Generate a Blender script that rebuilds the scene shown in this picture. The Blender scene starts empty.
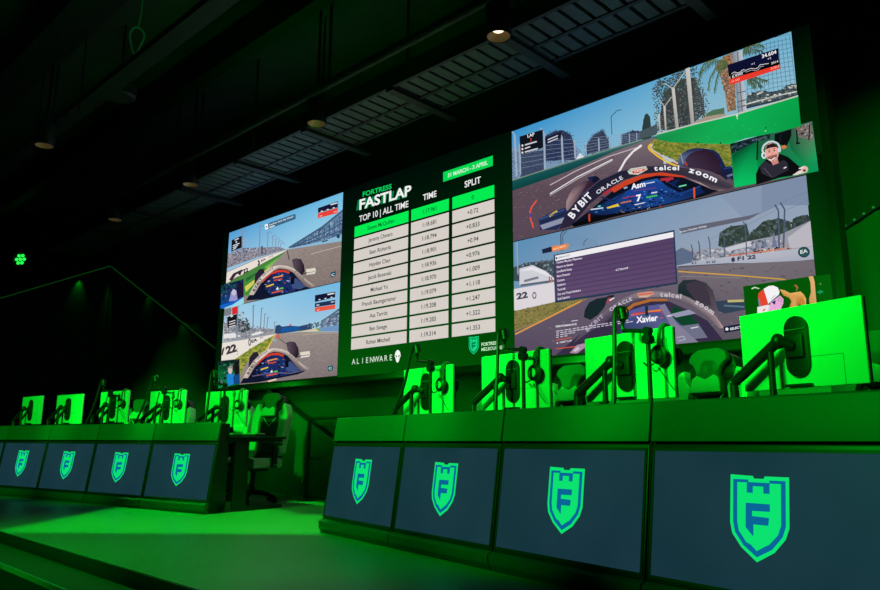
import bpy, bmesh, math, random
from mathutils import Vector, Matrix
random.seed(7)
scn = bpy.context.scene
COL = scn.collection
PI = math.pi

# ------------------------------------------------------------------ camera
F_PX, PITCH, ROLL, HC = 745.96, 0.19677, 0.00625, 0.6295
cam_d = bpy.data.cameras.new('camera'); cam = bpy.data.objects.new('camera', cam_d); COL.objects.link(cam)
cam_d.sensor_width = 36; cam_d.lens = F_PX / 880 * 36; cam_d.clip_start = .02; cam_d.clip_end = 100
CR = (Matrix.Rotation(PI/2 + PITCH, 3, 'X') @ Matrix.Rotation(ROLL, 3, 'Z'))
cam.matrix_world = Matrix.Translation((0, 0, HC)) @ CR.to_4x4()
scn.camera = cam
CAM = Vector((0, 0, HC))
scn.view_settings.view_transform = 'Standard'
scn.view_settings.look = 'None'

def ray(px, py):
    return CR @ Vector((px - 440, 295 - py, -F_PX))
def at_z(px, py, z):
    r = ray(px, py); return CAM + r * ((z - HC) / r.z)

# reference frames measured in the room: the LED wall (E) and the two desk rows (R, L)
FR = {'B': (-2.377, 8.1076, .80051), 'E': (-2.377*1.25, 8.1076*1.25, .80051), 'R': (-.8551, 5.5999, .60086), 'L': (-2.0684, 6.8782, .95849)}
def axes(k):
    x, y, t = FR[k]
    return Vector((math.sin(t), -math.cos(t), 0)), Vector((math.cos(t), math.sin(t), 0)), Vector((x, y, 0))
KE = 1.25                                   # size of the video wall, backdrop and ceiling unit
def zE(z): return HC + KE*(z - HC)
def rotz(k): return FR[k][2] - PI/2
def W(k, X, b, z=0):
    dx, n, O = axes(k)
    if k == 'E': return O + (dx*X + n*b)*KE + Vector((0, 0, zE(z)))
    return O + dx*X + n*b + Vector((0, 0, z))
def atE(px, py, z): return CAM + (at_z(px, py, z) - CAM)*KE
def on_led(px, py):
    dx, n, O = axes('E'); r = ray(px, py); P = CAM + r * ((O - CAM).dot(n) / r.dot(n))
    return (P - O).dot(dx)/KE, HC + (P.z - HC)/KE

# ------------------------------------------------------------------ colour and materials
def lin(c):
    c = max(0, min(255, c)) / 255
    return c/12.92 if c <= .04045 else ((c+.055)/1.055)**2.4
def L3(c): return (lin(c[0]), lin(c[1]), lin(c[2]))
def mat(name, col, rough=.5, metal=0., var=.0, scale=30., bump=0., emit=None, estr=1., spec=.5):
    m = bpy.data.materials.new(name); m.use_nodes = True
    nt = m.node_tree; b = nt.nodes['Principled BSDF']
    b.inputs['Base Color'].default_value = (*col, 1); b.inputs['Roughness'].default_value = rough
    b.inputs['Metallic'].default_value = metal; b.inputs['Specular IOR Level'].default_value = spec
    tc = nt.nodes.new('ShaderNodeTexCoord')
    nz = nt.nodes.new('ShaderNodeTexNoise'); nz.inputs['Scale'].default_value = scale; nz.inputs['Detail'].default_value = 4
    nt.links.new(tc.outputs['Object'], nz.inputs['Vector'])
    if var:
        mx = nt.nodes.new('ShaderNodeMix'); mx.data_type = 'RGBA'
        mx.inputs['A'].default_value = (*[c*(1-var) for c in col], 1); mx.inputs['B'].default_value = (*[min(1, c*(1+var)) for c in col], 1)
        nt.links.new(nz.outputs['Fac'], mx.inputs['Factor']); nt.links.new(mx.outputs['Result'], b.inputs['Base Color'])
    if bump:
        bp = nt.nodes.new('ShaderNodeBump'); bp.inputs['Strength'].default_value = bump; bp.inputs['Distance'].default_value = .004
        nt.links.new(nz.outputs['Fac'], bp.inputs['Height']); nt.links.new(bp.outputs['Normal'], b.inputs['Normal'])
    if emit:
        b.inputs['Emission Color'].default_value = (*emit, 1); b.inputs['Emission Strength'].default_value = estr
    return m
def emis(name, col, s=1.):
    m = bpy.data.materials.new(name); m.use_nodes = True; nt = m.node_tree; nt.nodes.clear()
    o = nt.nodes.new('ShaderNodeOutputMaterial'); e = nt.nodes.new('ShaderNodeEmission')
    e.inputs['Color'].default_value = (*col, 1); e.inputs['Strength'].default_value = s
    nt.links.new(e.outputs[0], o.inputs[0]); return m
def picture_material():
    m = bpy.data.materials.new('led_picture'); m.use_nodes = True; nt = m.node_tree; nt.nodes.clear()
    o = nt.nodes.new('ShaderNodeOutputMaterial'); e = nt.nodes.new('ShaderNodeEmission')
    a = nt.nodes.new('ShaderNodeAttribute'); a.attribute_name = 'Col'
    nt.links.new(a.outputs['Color'], e.inputs['Color']); nt.links.new(e.outputs[0], o.inputs[0]); return m
def display_material():
    # blue-grey back-lit panel, a little brighter towards its middle, drawn from the panel's own coordinates
    m = bpy.data.materials.new('desk_display'); m.use_nodes = True; nt = m.node_tree; b = nt.nodes['Principled BSDF']
    b.inputs['Base Color'].default_value = (.003, .003, .003, 1); b.inputs['Roughness'].default_value = .3; b.inputs['Specular IOR Level'].default_value = .15
    tc = nt.nodes.new('ShaderNodeTexCoord'); nz = nt.nodes.new('ShaderNodeTexNoise'); nz.inputs['Scale'].default_value = 2.2
    mx = nt.nodes.new('ShaderNodeMix'); mx.data_type = 'RGBA'
    mx.inputs['A'].default_value = (*L3((13, 42, 52)), 1); mx.inputs['B'].default_value = (*L3((32, 60, 72)), 1)
    nt.links.new(tc.outputs['Object'], nz.inputs['Vector']); nt.links.new(nz.outputs['Fac'], mx.inputs['Factor'])
    nt.links.new(mx.outputs['Result'], b.inputs['Emission Color']); b.inputs['Emission Strength'].default_value = 1.
    return m
def perforated_material():
    m = bpy.data.materials.new('perforated_metal'); m.use_nodes = True; nt = m.node_tree; b = nt.nodes['Principled BSDF']
    b.inputs['Roughness'].default_value = .6
    tc = nt.nodes.new('ShaderNodeTexCoord'); vo = nt.nodes.new('ShaderNodeTexVoronoi'); vo.inputs['Scale'].default_value = 38; vo.inputs['Randomness'].default_value = 0
    rp = nt.nodes.new('ShaderNodeValToRGB'); rp.color_ramp.elements[0].position = .28; rp.color_ramp.elements[1].position = .42
    rp.color_ramp.elements[0].color = (.012, .012, .012, 1); rp.color_ramp.elements[1].color = (.1, .1, .1, 1)
    nt.links.new(tc.outputs['Object'], vo.inputs['Vector']); nt.links.new(vo.outputs['Distance'], rp.inputs['Fac'])
    nt.links.new(rp.outputs['Color'], b.inputs['Base Color']); return m

M = {
 'black': mat('black_plastic', (.012, .012, .012), .45, var=.3, scale=60),
 'black_metal': mat('black_powder_metal', (.02, .02, .02), .4, .3, var=.2, scale=80),
 'fascia': mat('grey_laminate', (.08, .08, .08), .55, var=.08, scale=12, bump=.05),
 'plinth': mat('charcoal_laminate', (.045, .045, .045), .5, var=.1, scale=15),
 'white': mat('white_shell', (.82, .82, .82), .35, var=.02, scale=20),
 'wleather': mat('white_leather', (.6, .6, .6), .45, var=.05, scale=40, bump=.1),
 'bleather': mat('black_leather', (.035, .035, .035), .45, var=.2, scale=40, bump=.15),
 'pillow': mat('dark_pillow_fabric', (.11, .11, .11), .8, var=.15, scale=60, bump=.2),
 'grey': mat('grey_plastic', (.16, .16, .16), .45, var=.1, scale=40),
 'keys': mat('pale_keys', (.6, .6, .6), .5, var=.05, scale=50),
 'floor': mat('stage_vinyl', (.17, .17, .17), .42, var=.08, scale=3, bump=.02),
 'hall': mat('dark_hall_floor', (.03, .03, .03), .6, var=.2, scale=5),
 'wall': mat('dark_wall_paint', (.035, .035, .035), .75, var=.15, scale=4, bump=.05),
 'panel': mat('backdrop_panel', (.075, .075, .075), .6, var=.12, scale=6),
 'ceiling': mat('dark_ceiling_paint', (.07, .085, .08), .85, var=.35, scale=1.2, bump=.3),
 'grille': mat('galvanised_grille', (.10, .11, .11), .55, .2, var=.15, scale=14),
 'pipe': mat('dark_painted_steel', (.03, .03, .03), .55, .2, var=.2, scale=20),
 'perf': perforated_material(),
 'led': picture_material(),
 'display': display_material(),
 'emb_g': emis('emblem_green', L3((12, 226, 112)), 1.),
 'emb_b': emis('emblem_blue', L3((10, 100, 150)), 1.),
 'lens_on': emis('lit_lamp', L3((255, 236, 190)), 2.2),
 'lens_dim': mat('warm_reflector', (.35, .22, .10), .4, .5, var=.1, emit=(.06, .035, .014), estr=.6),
 'green_on': emis('green_lamp', (.02, 1.0, .08), 1.2),
 'strip': emis('dim_green_strip', (.0015, .03, .003), 1.),
 'strip_dot': emis('green_strip_dot', (.01, .25, .02), 1.),
 'edge': mat('aluminium_edge', (.35, .35, .35), .3, .6, var=.1),
 'cable': mat('green_lit_cable', (.08, .6, .12), .5, var=.1, emit=(.0, .012, .003), estr=1.),  # green light on the coil put into its colour and faint emission
}

# ------------------------------------------------------------------ mesh builder
class MB:
    def __init__(s): s.bm = bmesh.new()
    def box(s, c, d, R=None, bev=0.):
        t = bmesh.new(); bmesh.ops.create_cube(t, size=1)
        bmesh.ops.scale(t, vec=d, verts=t.verts)
        if bev: bmesh.ops.bevel(t, geom=t.edges[:], offset=bev, segments=2, affect='EDGES', profile=.6)
        if R: bmesh.ops.rotate(t, cent=(0,0,0), matrix=R, verts=t.verts)
        bmesh.ops.translate(t, vec=c, verts=t.verts); s._join(t); return s
    def cyl(s, a, b, r, r2=None, seg=16):
        a = Vector(a); b = Vector(b); d = b - a; r2 = r if r2 is None else r2
        t = bmesh.new(); bmesh.ops.create_cone(t, cap_ends=True, segments=seg, radius1=r, radius2=r2, depth=d.length)
        q = d.to_track_quat('Z', 'Y').to_matrix()
        bmesh.ops.rotate(t, cent=(0,0,0), matrix=q, verts=t.verts); bmesh.ops.translate(t, vec=(a+b)/2, verts=t.verts); s._join(t); return s
    def tube(s, pts, r, seg=10, smooth=0):
        pts = [Vector(p) for p in pts]
        for _ in range(smooth):
            q = [pts[0]]
            for i in range(len(pts)-1): q += [pts[i].lerp(pts[i+1], .25), pts[i].lerp(pts[i+1], .75)]
            pts = q + [pts[-1]]
        n = len(pts); rings = []; up = None
        for i, p in enumerate(pts):
            d = (pts[min(i+1, n-1)] - pts[max(i-1, 0)]).normalized()
            if up is None: up = Vector((0,0,1)) if abs(d.z) < .9 else Vector((1,0,0))
            u = (up - d*up.dot(d)).normalized(); v = d.cross(u); up = u
            rr = r(i/(n-1)) if callable(r) else r
            rings.append([s.bm.verts.new(p + (u*math.cos(2*PI*k/seg) + v*math.sin(2*PI*k/seg))*rr) for k in range(seg)])
        for i in range(n-1):
            for k in range(seg): s.bm.faces.new((rings[i][k], rings[i][(k+1) % seg], rings[i+1][(k+1) % seg], rings[i+1][k]))
        s.bm.faces.new(rings[0][::-1]); s.bm.faces.new(rings[-1]); return s
    def sphere(s, c, d, seg=16, R=None):
        t = bmesh.new(); bmesh.ops.create_uvsphere(t, u_segments=seg, v_segments=max(6, seg//2), radius=.5)
        bmesh.ops.scale(t, vec=d, verts=t.verts)
        if R: bmesh.ops.rotate(t, cent=(0,0,0), matrix=R, verts=t.verts)
        bmesh.ops.translate(t, vec=c, verts=t.verts); s._join(t); return s
    def prism(s, poly, x0, x1, ax='x', bev=0.):
        # poly: (y,z) pairs swept along x; or (x,z) pairs swept along y
        t = bmesh.new()
        f = (lambda p, h: (h, p[0], p[1])) if ax == 'x' else ((lambda p, h: (p[0], h, p[1])) if ax == 'y' else (lambda p, h: (p[0], p[1], h)))
        A = [t.verts.new(f(p, x0)) for p in poly]; B = [t.verts.new(f(p, x1)) for p in poly]; n = len(poly)
        t.faces.new(A); t.faces.new(B[::-1])
        for i in range(n): t.faces.new((A[i], B[i], B[(i+1) % n], A[(i+1) % n]))
        bmesh.ops.recalc_face_normals(t, faces=t.faces)
        if bev: bmesh.ops.bevel(t, geom=t.edges[:], offset=bev, segments=2, affect='EDGES', profile=.6)
        s._join(t); return s
    def face(s, pts): s.bm.faces.new([s.bm.verts.new(p) for p in pts]); return s
    def lathe(s, prof, seg=24, M4=None, cap0=True):
        rings = []
        for (r, z) in prof: rings.append([s.bm.verts.new((r*math.cos(2*PI*k/seg), r*math.sin(2*PI*k/seg), z)) for k in range(seg)])
        for i in range(len(rings)-1):
            for k in range(seg): s.bm.faces.new((rings[i][k], rings[i][(k+1) % seg], rings[i+1][(k+1) % seg], rings[i+1][k]))
        if cap0 and prof[0][0] > 1e-5: s.bm.faces.new(rings[0][::-1])
        if prof[-1][0] > 1e-5: s.bm.faces.new(rings[-1])
        if M4:
            for rg in rings:
                for v in rg: v.co = M4 @ v.co
        return s
    def _join(s, t):
        m = bpy.data.meshes.new('tmp'); t.to_mesh(m); t.free(); s.bm.from_mesh(m); bpy.data.meshes.remove(m)
    def xform(s, M4):
        for v in s.bm.verts: v.co = M4 @ v.co
        return s
    def build(s, name, m, parent=None, smooth=True):
        bmesh.ops.remove_doubles(s.bm, verts=s.bm.verts, dist=1e-6)
        bmesh.ops.recalc_face_normals(s.bm, faces=s.bm.faces)
        me = bpy.data.meshes.new(name); s.bm.to_mesh(me); s.bm.free()
        me.materials.append(M[m] if isinstance(m, str) else m)
        if smooth and len(me.polygons):
            me.shade_smooth(); me.set_sharp_from_angle(angle=math.radians(35))
        o = bpy.data.objects.new(name, me); COL.objects.link(o)
        if parent: o.parent = parent
        return o

def empty(name, loc, rz=0.):
    o = bpy.data.objects.new(name, None); COL.objects.link(o); o.location = loc; o.rotation_euler = (0, 0, rz); o.empty_display_size = .1; return o
def tag(o, label=None, cat=None, group=None, kind=None):
    if label: o['label'] = label
    if cat: o['category'] = cat
    if group: o['group'] = group
    if kind: o['kind'] = kind
    return o
def struct(o): o['kind'] = 'structure'; return o
def copy_tree(o, parent=None):
    c = o.copy(); COL.objects.link(c)
    if parent: c.parent = parent
    for ch in list(o.children): copy_tree(ch, c)
    return c
def frame_obj(o, k, X=0, b=0, z=0, extra=0.):
    o.location = W(k, X, b, z); o.rotation_euler = (0, 0, rotz(k) + extra)
    if k == 'E': o.scale = (KE, KE, KE)
    return o

# ------------------------------------------------------------------ text outlines
_tx = {}
def text_mesh(s, bold=0.):
    k = (s, bold)
    if k in _tx: return _tx[k]
    def raw(t):
        c = bpy.data.curves.new('t', 'FONT'); c.body = t; c.size = 1; c.offset = bold; c.resolution_u = 3
        o = bpy.data.objects.new('t', c); COL.objects.link(o)
        me = o.to_mesh(); vs = [(v.co.x, v.co.y) for v in me.vertices]; fs = [tuple(p.vertices) for p in me.polygons]
        o.to_mesh_clear(); bpy.data.objects.remove(o); bpy.data.curves.remove(c); return vs, fs
    vs, fs = raw(s); hv, _ = raw('H')
    cap = max(v[1] for v in hv); x0 = min(v[0] for v in vs); x1 = max(v[0] for v in vs)
    _tx[k] = ([((x-x0)/(x1-x0), y/cap) for x, y in vs], fs, (x1-x0)/cap); return _tx[k]

# ------------------------------------------------------------------ LED picture painter (flat colour layers on the screen plane)
class Pic:
    def __init__(s): s.V = []; s.F = []; s.C = []; s.y = -.0006; s.v = (0, 0, 1.); s.clip = None
    def view(s, x0=0, y0=0, sc=1.): s.v = (x0, y0, sc); return s
    def _pl(s, p): return on_led(s.v[0] + p[0]/s.v[2], s.v[1] + p[1]/s.v[2])
    def _add(s, pts, cols, faces=None):
        if s.clip:
            x0, x1, z0, z1 = s.clip
            if any(not (x0 <= X <= x1 and z0 <= z <= z1) for X, z in pts):
                if faces:
                    for f in faces: s._add([pts[i] for i in f], [cols[i] for i in f])
                    return
                q = [(X, z, c) for (X, z), c in zip(pts, cols)]
                for ax, lim, sg in ((0, x0, 1), (0, x1, -1), (1, z0, 1), (1, z1, -1)):
                    o = []
                    for i in range(len(q)):
                        a, b = q[i-1], q[i]; da, db = sg*(a[ax]-lim), sg*(b[ax]-lim)
                        if (da >= 0) != (db >= 0):
                            t = da/(da-db); o.append((a[0]+(b[0]-a[0])*t, a[1]+(b[1]-a[1])*t, tuple(u+(w-u)*t for u, w in zip(a[2], b[2]))))
                        if db >= 0: o.append(b)
                    q = o
                    if len(q) < 3: return
                pts = [(a[0], a[1]) for a in q]; cols = [a[2] for a in q]
        b = len(s.V)
        for (X, z), c in zip(pts, cols): s.V.append((X, s.y, z)); s.C.append((*L3(c), 1))
        for f in (faces or [range(len(pts))]): s.F.append([b+i for i in f])
    def _next(s): s.y -= 1.5e-5
    def parse(s, t):
        if isinstance(t, str):
            a = [float(q) for q in t.replace(',', ' ').split()]; return list(zip(a[::2], a[1::2]))
        return t
    def poly(s, t, col):
        p = [s._pl(q) for q in s.parse(t)]
        s._add(p, col if isinstance(col[0], (tuple, list)) else [col]*len(p)); s._next(); return s
    def rect(s, X0, z0, X1, z1, col):
        cs = col if isinstance(col[0], (tuple, list)) else [col]*4
        s._add([(X0, z0), (X1, z0), (X1, z1), (X0, z1)], cs); s._next(); return s
    def line(s, t, w, col):
        p = s.parse(t)
        for a, b in zip(p, p[1:]):
            d = math.hypot(b[0]-a[0], b[1]-a[1]) or 1; nx, ny = -(b[1]-a[1])/d*w/2, (b[0]-a[0])/d*w/2
            q = [(a[0]+nx, a[1]+ny), (b[0]+nx, b[1]+ny), (b[0]-nx, b[1]-ny), (a[0]-nx, a[1]-ny)]
            s._add([s._pl(z) for z in q], [col]*4)
        s._next(); return s
    def oval(s, cx, cy, rx, ry, col, rot=0., n=18):
        r = math.radians(rot); c, q = math.cos(r), math.sin(r)
        return s.poly([(cx + rx*math.cos(a)*c - ry*math.sin(a)*q, cy + rx*math.cos(a)*q + ry*math.sin(a)*c) for a in [2*PI*i/n for i in range(n)]], col)
    def specks(s, t, n, size, cols, ar=1., grow=1.):
        P = s.parse(t); mx = sum(q[0] for q in P)/len(P); my = sum(q[1] for q in P)/len(P); P = [(mx+(x-mx)*grow, my+(y-my)*grow) for x, y in P]; xs = [p[0] for p in P]; ys = [p[1] for p in P]
        def inside(x, y):
            r = False; j = len(P)-1
            for i in range(len(P)):
                if (P[i][1] > y) != (P[j][1] > y) and x < (P[j][0]-P[i][0])*(y-P[i][1])/(P[j][1]-P[i][1])+P[i][0]: r = not r
                j = i
            return r
        k = 0; tries = 0
        while k < n and tries < n*20:
            tries += 1; x = random.uniform(min(xs), max(xs)); y = random.uniform(min(ys), max(ys))
            if not inside(x, y): continue
            k += 1; a = random.uniform(.5, 1.)*size; m = random.choice((4, 5)); ph = random.random()*6
            q = [(x + a*ar*math.cos(ph+2*PI*i/m)*random.uniform(.7, 1.1), y + a*math.sin(ph+2*PI*i/m)*random.uniform(.7, 1.1)) for i in range(m)]
            s._add([s._pl(z) for z in q], [random.choice(cols)]*m)
        s._next(); return s
    def text(s, st, a, b, h, col, bold=.0, slant=0., upx=0.):
        # a..b: baseline in view coordinates, h: cap height
        vs, fs, _ = text_mesh(st, bold)
        dx, dy = b[0]-a[0], b[1]-a[1]; d = math.hypot(dx, dy); ux, uy = dy/d*h + upx, -dx/d*h
        if upx == 0: ux *= .35    # letters stay nearly upright on a line that runs with the wall
        pts = []
        for x, y in vs:
            xx = x + slant*y*h/d
            pts.append(s._pl((a[0] + dx*xx + ux*y, a[1] + dy*xx + uy*y)))
        s._add(pts, [col]*len(pts), fs); s._next(); return s
    def arctext(s, st, path, h, col, bold=0.):
        # each letter stands on the path (view coordinates)
        p = s.parse(path); ws = [(.45 if ch == ' ' else text_mesh(ch, bold)[2] + .16) for ch in st]; tot = sum(ws); acc = 0
        seg = [math.hypot(b[0]-a[0], b[1]-a[1]) for a, b in zip(p, p[1:])]; T = sum(seg)
        def pos(t):
            t *= T
            for (a, b), l in zip(zip(p, p[1:]), seg):
                if t <= l + 1e-6: return (a[0]+(b[0]-a[0])*t/l, a[1]+(b[1]-a[1])*t/l)
                t -= l
            return p[-1]
        for ch, w in zip(st, ws):
            t0 = acc/tot; t1 = (acc+w-.16)/tot; acc += w
            if ch == ' ': continue
            a, b = pos(t0), pos(t1); vs, fs, _ = text_mesh(ch, bold)
            dx, dy = b[0]-a[0], b[1]-a[1]; d = math.hypot(dx, dy)
            pts = [s._pl((a[0]+dx*x+dy/d*h*y, a[1]+dy*x-dx/d*h*y)) for x, y in vs]
            s._add(pts, [col]*len(pts), fs)
        s._next(); return s
    def text_plane(s, st, cx, z, h, col, bold=0., maxw=None, slant=0., left=False):
        vs, fs, r = text_mesh(st, bold); w = r*h
        if maxw and w > maxw: w = maxw
        x0 = cx if left else cx - w/2
        s._add([(x0 + w*x + slant*y*h, z + h*y) for x, y in vs], [col]*len(vs), fs); s._next(); return s
    def build(s, name, parent):
        me = bpy.data.meshes.new(name); me.from_pydata(s.V, [], s.F); me.update()
        at = me.color_attributes.new('Col', 'FLOAT_COLOR', 'POINT')
        at.data.foreach_set('color', [q for c in s.C for q in c])
        me.materials.append(M['led']); o = bpy.data.objects.new(name, me); COL.objects.link(o); o.parent = parent; return o
# ------------------------------------------------------------------ the LED wall and what it shows
led = frame_obj(empty('led_wall', (0,0,0)), 'E')
tag(led, 'wide led video wall showing four race views and a green leaderboard between them', 'video wall')
EW, EG, ZT, ZB = 2.0355, 2.0213, 2.9438, 1.2221
ZM = (ZT+ZB)/2
EX2 = EW + EG; EX3 = EX2 + EW
LX0, LX1, LZ0, LZ1 = -.12, 6.185, 1.205, 2.955
fb = MB()
for (c, d) in (((3.03, .06, LZ1+.012), (6.36, .12, .024)), ((3.03, .06, LZ0-.022), (6.36, .12, .044)), ((LX0-.012, .06, 2.07), (.024, .12, 1.8)), ((LX1+.022, .06, 2.07), (.044, .12, 1.8))): fb.box(c, d)
fb.box((3.03, .09, 2.07), (6.3, .06, 1.75))
fb.build('frame', 'black_metal', led)
for x in (.6, 2.2, 3.9, 5.5):
    MB().box((x, .2, 2.3), (.08, .2, .12)).build('bracket', 'black_metal', led)

GRS = [(90,120,45), (140,140,60), (165,150,70), (110,105,45), (80,110,40)]
TRE = [(38,48,52), (60,72,62), (48,58,50), (75,85,80), (95,105,100)]

# --- leaderboard panel (with the green surround of the whole wall)
p = Pic(); p.y = -.0002
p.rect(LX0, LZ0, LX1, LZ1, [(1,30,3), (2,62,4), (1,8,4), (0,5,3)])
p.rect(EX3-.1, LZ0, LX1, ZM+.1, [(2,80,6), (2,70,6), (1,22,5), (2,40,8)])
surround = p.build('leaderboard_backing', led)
p = Pic()
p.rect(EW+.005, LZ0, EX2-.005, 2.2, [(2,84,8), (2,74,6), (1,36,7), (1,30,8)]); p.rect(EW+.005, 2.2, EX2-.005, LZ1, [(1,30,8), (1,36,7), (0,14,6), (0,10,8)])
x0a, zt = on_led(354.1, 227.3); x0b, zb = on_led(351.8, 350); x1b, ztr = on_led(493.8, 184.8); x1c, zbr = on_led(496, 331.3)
zt = (zt+ztr)/2; zb = (zb+zbr)/2; x0 = (x0a+x0b)/2; x1 = (x1b+x1c)/2
xa = on_led(408.6, 210.9)[0]; xb = on_led(411.3, 214)[0]; xc = on_led(449, 199)[0]; xd = on_led(452.4, 200)[0]
names = ['Shawn McQuillen','Jeremy Chivers','Sean Richards','Hayden Chan','Jacob Bosevski','Michael Yu','Franck Baumgartener','Asa Territt','Ben Savage','Rohan Mitchell']
times = ['1:17.961','1:18.681','1:18.794','1:18.901','1:18.936','1:18.970','1:19.079','1:19.208','1:19.283','1:19.314']
splits = ['0','+0.72','+0.833','+0.94','+0.976','+1.009','+1.118','+1.247','+1.322','+1.353']
pit = (zt-zb)/(9.86); rh = pit*.86
for i in range(10):
    z1 = zt - i*pit; z0 = z1 - rh
    bg = (4,236,82) if i == 0 else (214,207,200); tc = (2,92,44) if i == 0 else (66,66,64)
    for (a, b, s) in ((x0, xa, names[i]), (xb, xc, times[i]), (xd, x1, splits[i])):
        p.rect(a, z0, b, z1, bg); p.text_plane(s, (a+b)/2, z0+rh*.33, rh*.36, tc, .012, maxw=(b-a)*.72)
p.text_plane('TOP 10 | ALL TIME', on_led(383,215)[0], zt+.035, .056, (235,235,235), .015, maxw=.76)
p.text_plane('TIME', (xb+xc)/2, zt+.05, .052, (235,235,235), .02, maxw=.22)
p.text_plane('SPLIT', (xd+x1)/2, zt+.05, .052, (235,235,235), .02, maxw=.24)
cx0, cz1 = on_led(443.3, 172); cx1, cz0 = on_led(493, 165.5)
cz1 = on_led(493, 155.5)[1]; cz0 = on_led(443.3, 182)[1]
p.rect(cx0, cz0, cx1, cz1, (4,214,82)); p.text_plane('31 MARCH - 3 APRIL', (cx0+cx1)/2, cz0+(cz1-cz0)*.3, (cz1-cz0)*.4, (215,245,220), .02, maxw=(cx1-cx0)*.88)
# title lettering: slanted capitals on slanted green blocks
p.view(345, 170, 8.4286)
for a, b in ((95,132), (160,196), (215,252), (300,345), (365,402), (425,462), (480,520)):
    h0 = 345 - (a-90)*.262; h1 = h0 - 88
    p.poly([(a, h0), (b, h0-(b-a)*.262), (b+14, h1-(b-a)*.262), (a+14, h1)], (6,120,68))
p.text('FASTLAP', (122, 335), (560, 208), 84, (238,242,238), .03, slant=.16, upx=12)
p.text('FORTRESS', (150, 226), (394, 156), 40, (8,205,92), .03, slant=.14, upx=6)
p.view()
ax0 = on_led(351.5, 364)[0]; ax1 = on_led(393.5, 357)[0]; az = on_led(352, 364.5)[1]
for i, ch in enumerate('ALIENWARE'):
    p.text_plane(ch, ax0 + .03 + (ax1-ax0-.06)*i/8, az, .048, (205,232,205), .008)
ex, ez = on_led(397.8, 356.3)
p._add([(ex + .036*math.cos(a)*(1 if math.sin(a) > -.2 else .72), ez + .052*math.sin(a)) for a in [2*PI*i/20 for i in range(20)]], [(240,250,240)]*20); p._next()
for sx in (-1, 1): p._add([(ex+sx*.008, ez-.012), (ex+sx*.026, ez+.004), (ex+sx*.024, ez+.012), (ex+sx*.010, ez+.004)], [(2,60,8)]*4)
p._next()

SH = [(-.5,1), (-.1,.99), (-.085,.96), (.08,.96), (.1,.99), (.5,.99), (.5,.42), (.44,.29), (.26,.13), (-.03,0), (-.3,.15), (-.46,.3), (-.5,.43)]
SB = [(-.45,.945), (-.18,.945), (-.18,.915), (.18,.915), (.18,.945), (.445,.945), (.445,.43), (.39,.31), (.22,.16), (-.03,.055), (-.26,.175), (-.41,.32), (-.445,.44)]
SG = [(-.375,.91), (-.205,.91), (-.205,.79), (-.10,.79), (-.10,.87), (.08,.87), (.08,.79), (.185,.79), (.185,.91), (.37,.91), (.37,.44), (.32,.33), (.17,.21), (.10,.185), (-.03,.125), (-.13,.19), (-.21,.215), (-.34,.34), (-.37,.45)]
SF = [(-.22,.67), (.19,.67), (.19,.585), (-.11,.58), (-.11,.52), (.175,.515), (.165,.425), (-.085,.425), (-.085,.285), (-.22,.385)]
def shield(add, w, h, cx, cz):
    for P_, c in ((SH, 'g'), (SB, 'b'), (SG, 'g'), (SF, 'b')): add([(cx + a*w, cz + b*h) for a, b in P_], c)
sx_, sz_ = on_led(474, 353)
shield(lambda P_, c: (p._add(P_, [(20,215,120) if c == 'g' else (2,110,90)]*len(P_)), p._next()), .10, .135, sx_, sz_-.01)
p.text_plane('FORTRESS', sx_+.075, sz_+.045, .025, (190,240,190), .03, maxw=.2, left=True)
p.text_plane('MELBOURNE', sx_+.075, sz_+.008, .025, (190,240,190), .02, maxw=.2, left=True)
p.build('leaderboard', led)

# --- upper right race view
p = Pic()
p.clip = (EX2, EX3, ZM+.003, ZT); p.rect(EX2, ZM+.003, EX3-.007, ZT, [(165,208,225), (170,205,215), (112,176,206), (50,144,202)])
p.rect(EX2, ZM+.003, EX3, ZM+.28, [(86,72,84), (86,72,84), (104,88,98), (96,80,92)]); V1 = (500, 90, 3.6875); V2 = (550, 130, 4.632); V3 = (640, 20, 4.537); V4 = (560, 150, 6.558); V5 = (660, 140, 7.375); V6 = (650, 30, 5.3625)
p.view(*V1)
p.poly('25 340 25 220 80 205 165 185 262 190 300 225 300 300 60 345', (120,150,180))
p.poly('160 262 163 172 200 152 232 148 262 165 276 210 276 258', (42,52,84)); p.specks('160 262 163 172 200 152 232 148 262 165 276 210 276 258', 650, 2.2, [(30,38,62), (48,58,84), (64,76,100), (40,50,74), (86,98,122)], grow=1.14)
p.poly('78 320 78 240 130 225 162 220 162 300', (62,74,100)); p.specks('50 322 50 232 130 222 162 220 162 300', 650, 2.2, [(30,38,62), (48,58,84), (64,76,100), (40,50,74), (86,98,122)], grow=1.14)
p.poly('318 240 318 205 345 165 380 148 402 190 402 218', (52,60,84)); p.specks('318 240 318 205 345 165 380 148 402 190 402 218', 650, 2.2, [(30,38,62), (48,58,84), (64,76,100), (40,50,74), (86,98,122)], grow=1.14)
p.poly('448 205 452 165 490 150 528 155 560 160 560 182', (48,58,80)); p.specks('448 205 452 165 490 150 528 155 560 160 560 182', 650, 2.2, [(30,38,62), (48,58,84), (64,76,100), (40,50,74), (86,98,122)], grow=1.14)
p.poly('528 168 528 112 536 92 542 86 552 110 558 166', (34,48,58))
p.poly('280 256 295 232 312 250', (226,228,232))
for a in ((62,318,54,165,7), (76,310,72,200,5), (166,296,163,160,7), (232,268,228,172,7), (278,252,274,186,6), (318,240,316,196,5), (366,226,364,178,5), (405,214,404,170,4), (445,204,444,162,4), (478,196,477,160,3), (505,188,504,158,3), (528,182,527,156,3)): p.line([(a[0], a[1]), (a[2], a[3])], a[4], (158,172,192))
for a in ((54,165,38,145), (163,160,150,140), (228,172,216,156)): p.line([a[:2], a[2:]], 5, (158,172,192))
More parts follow.
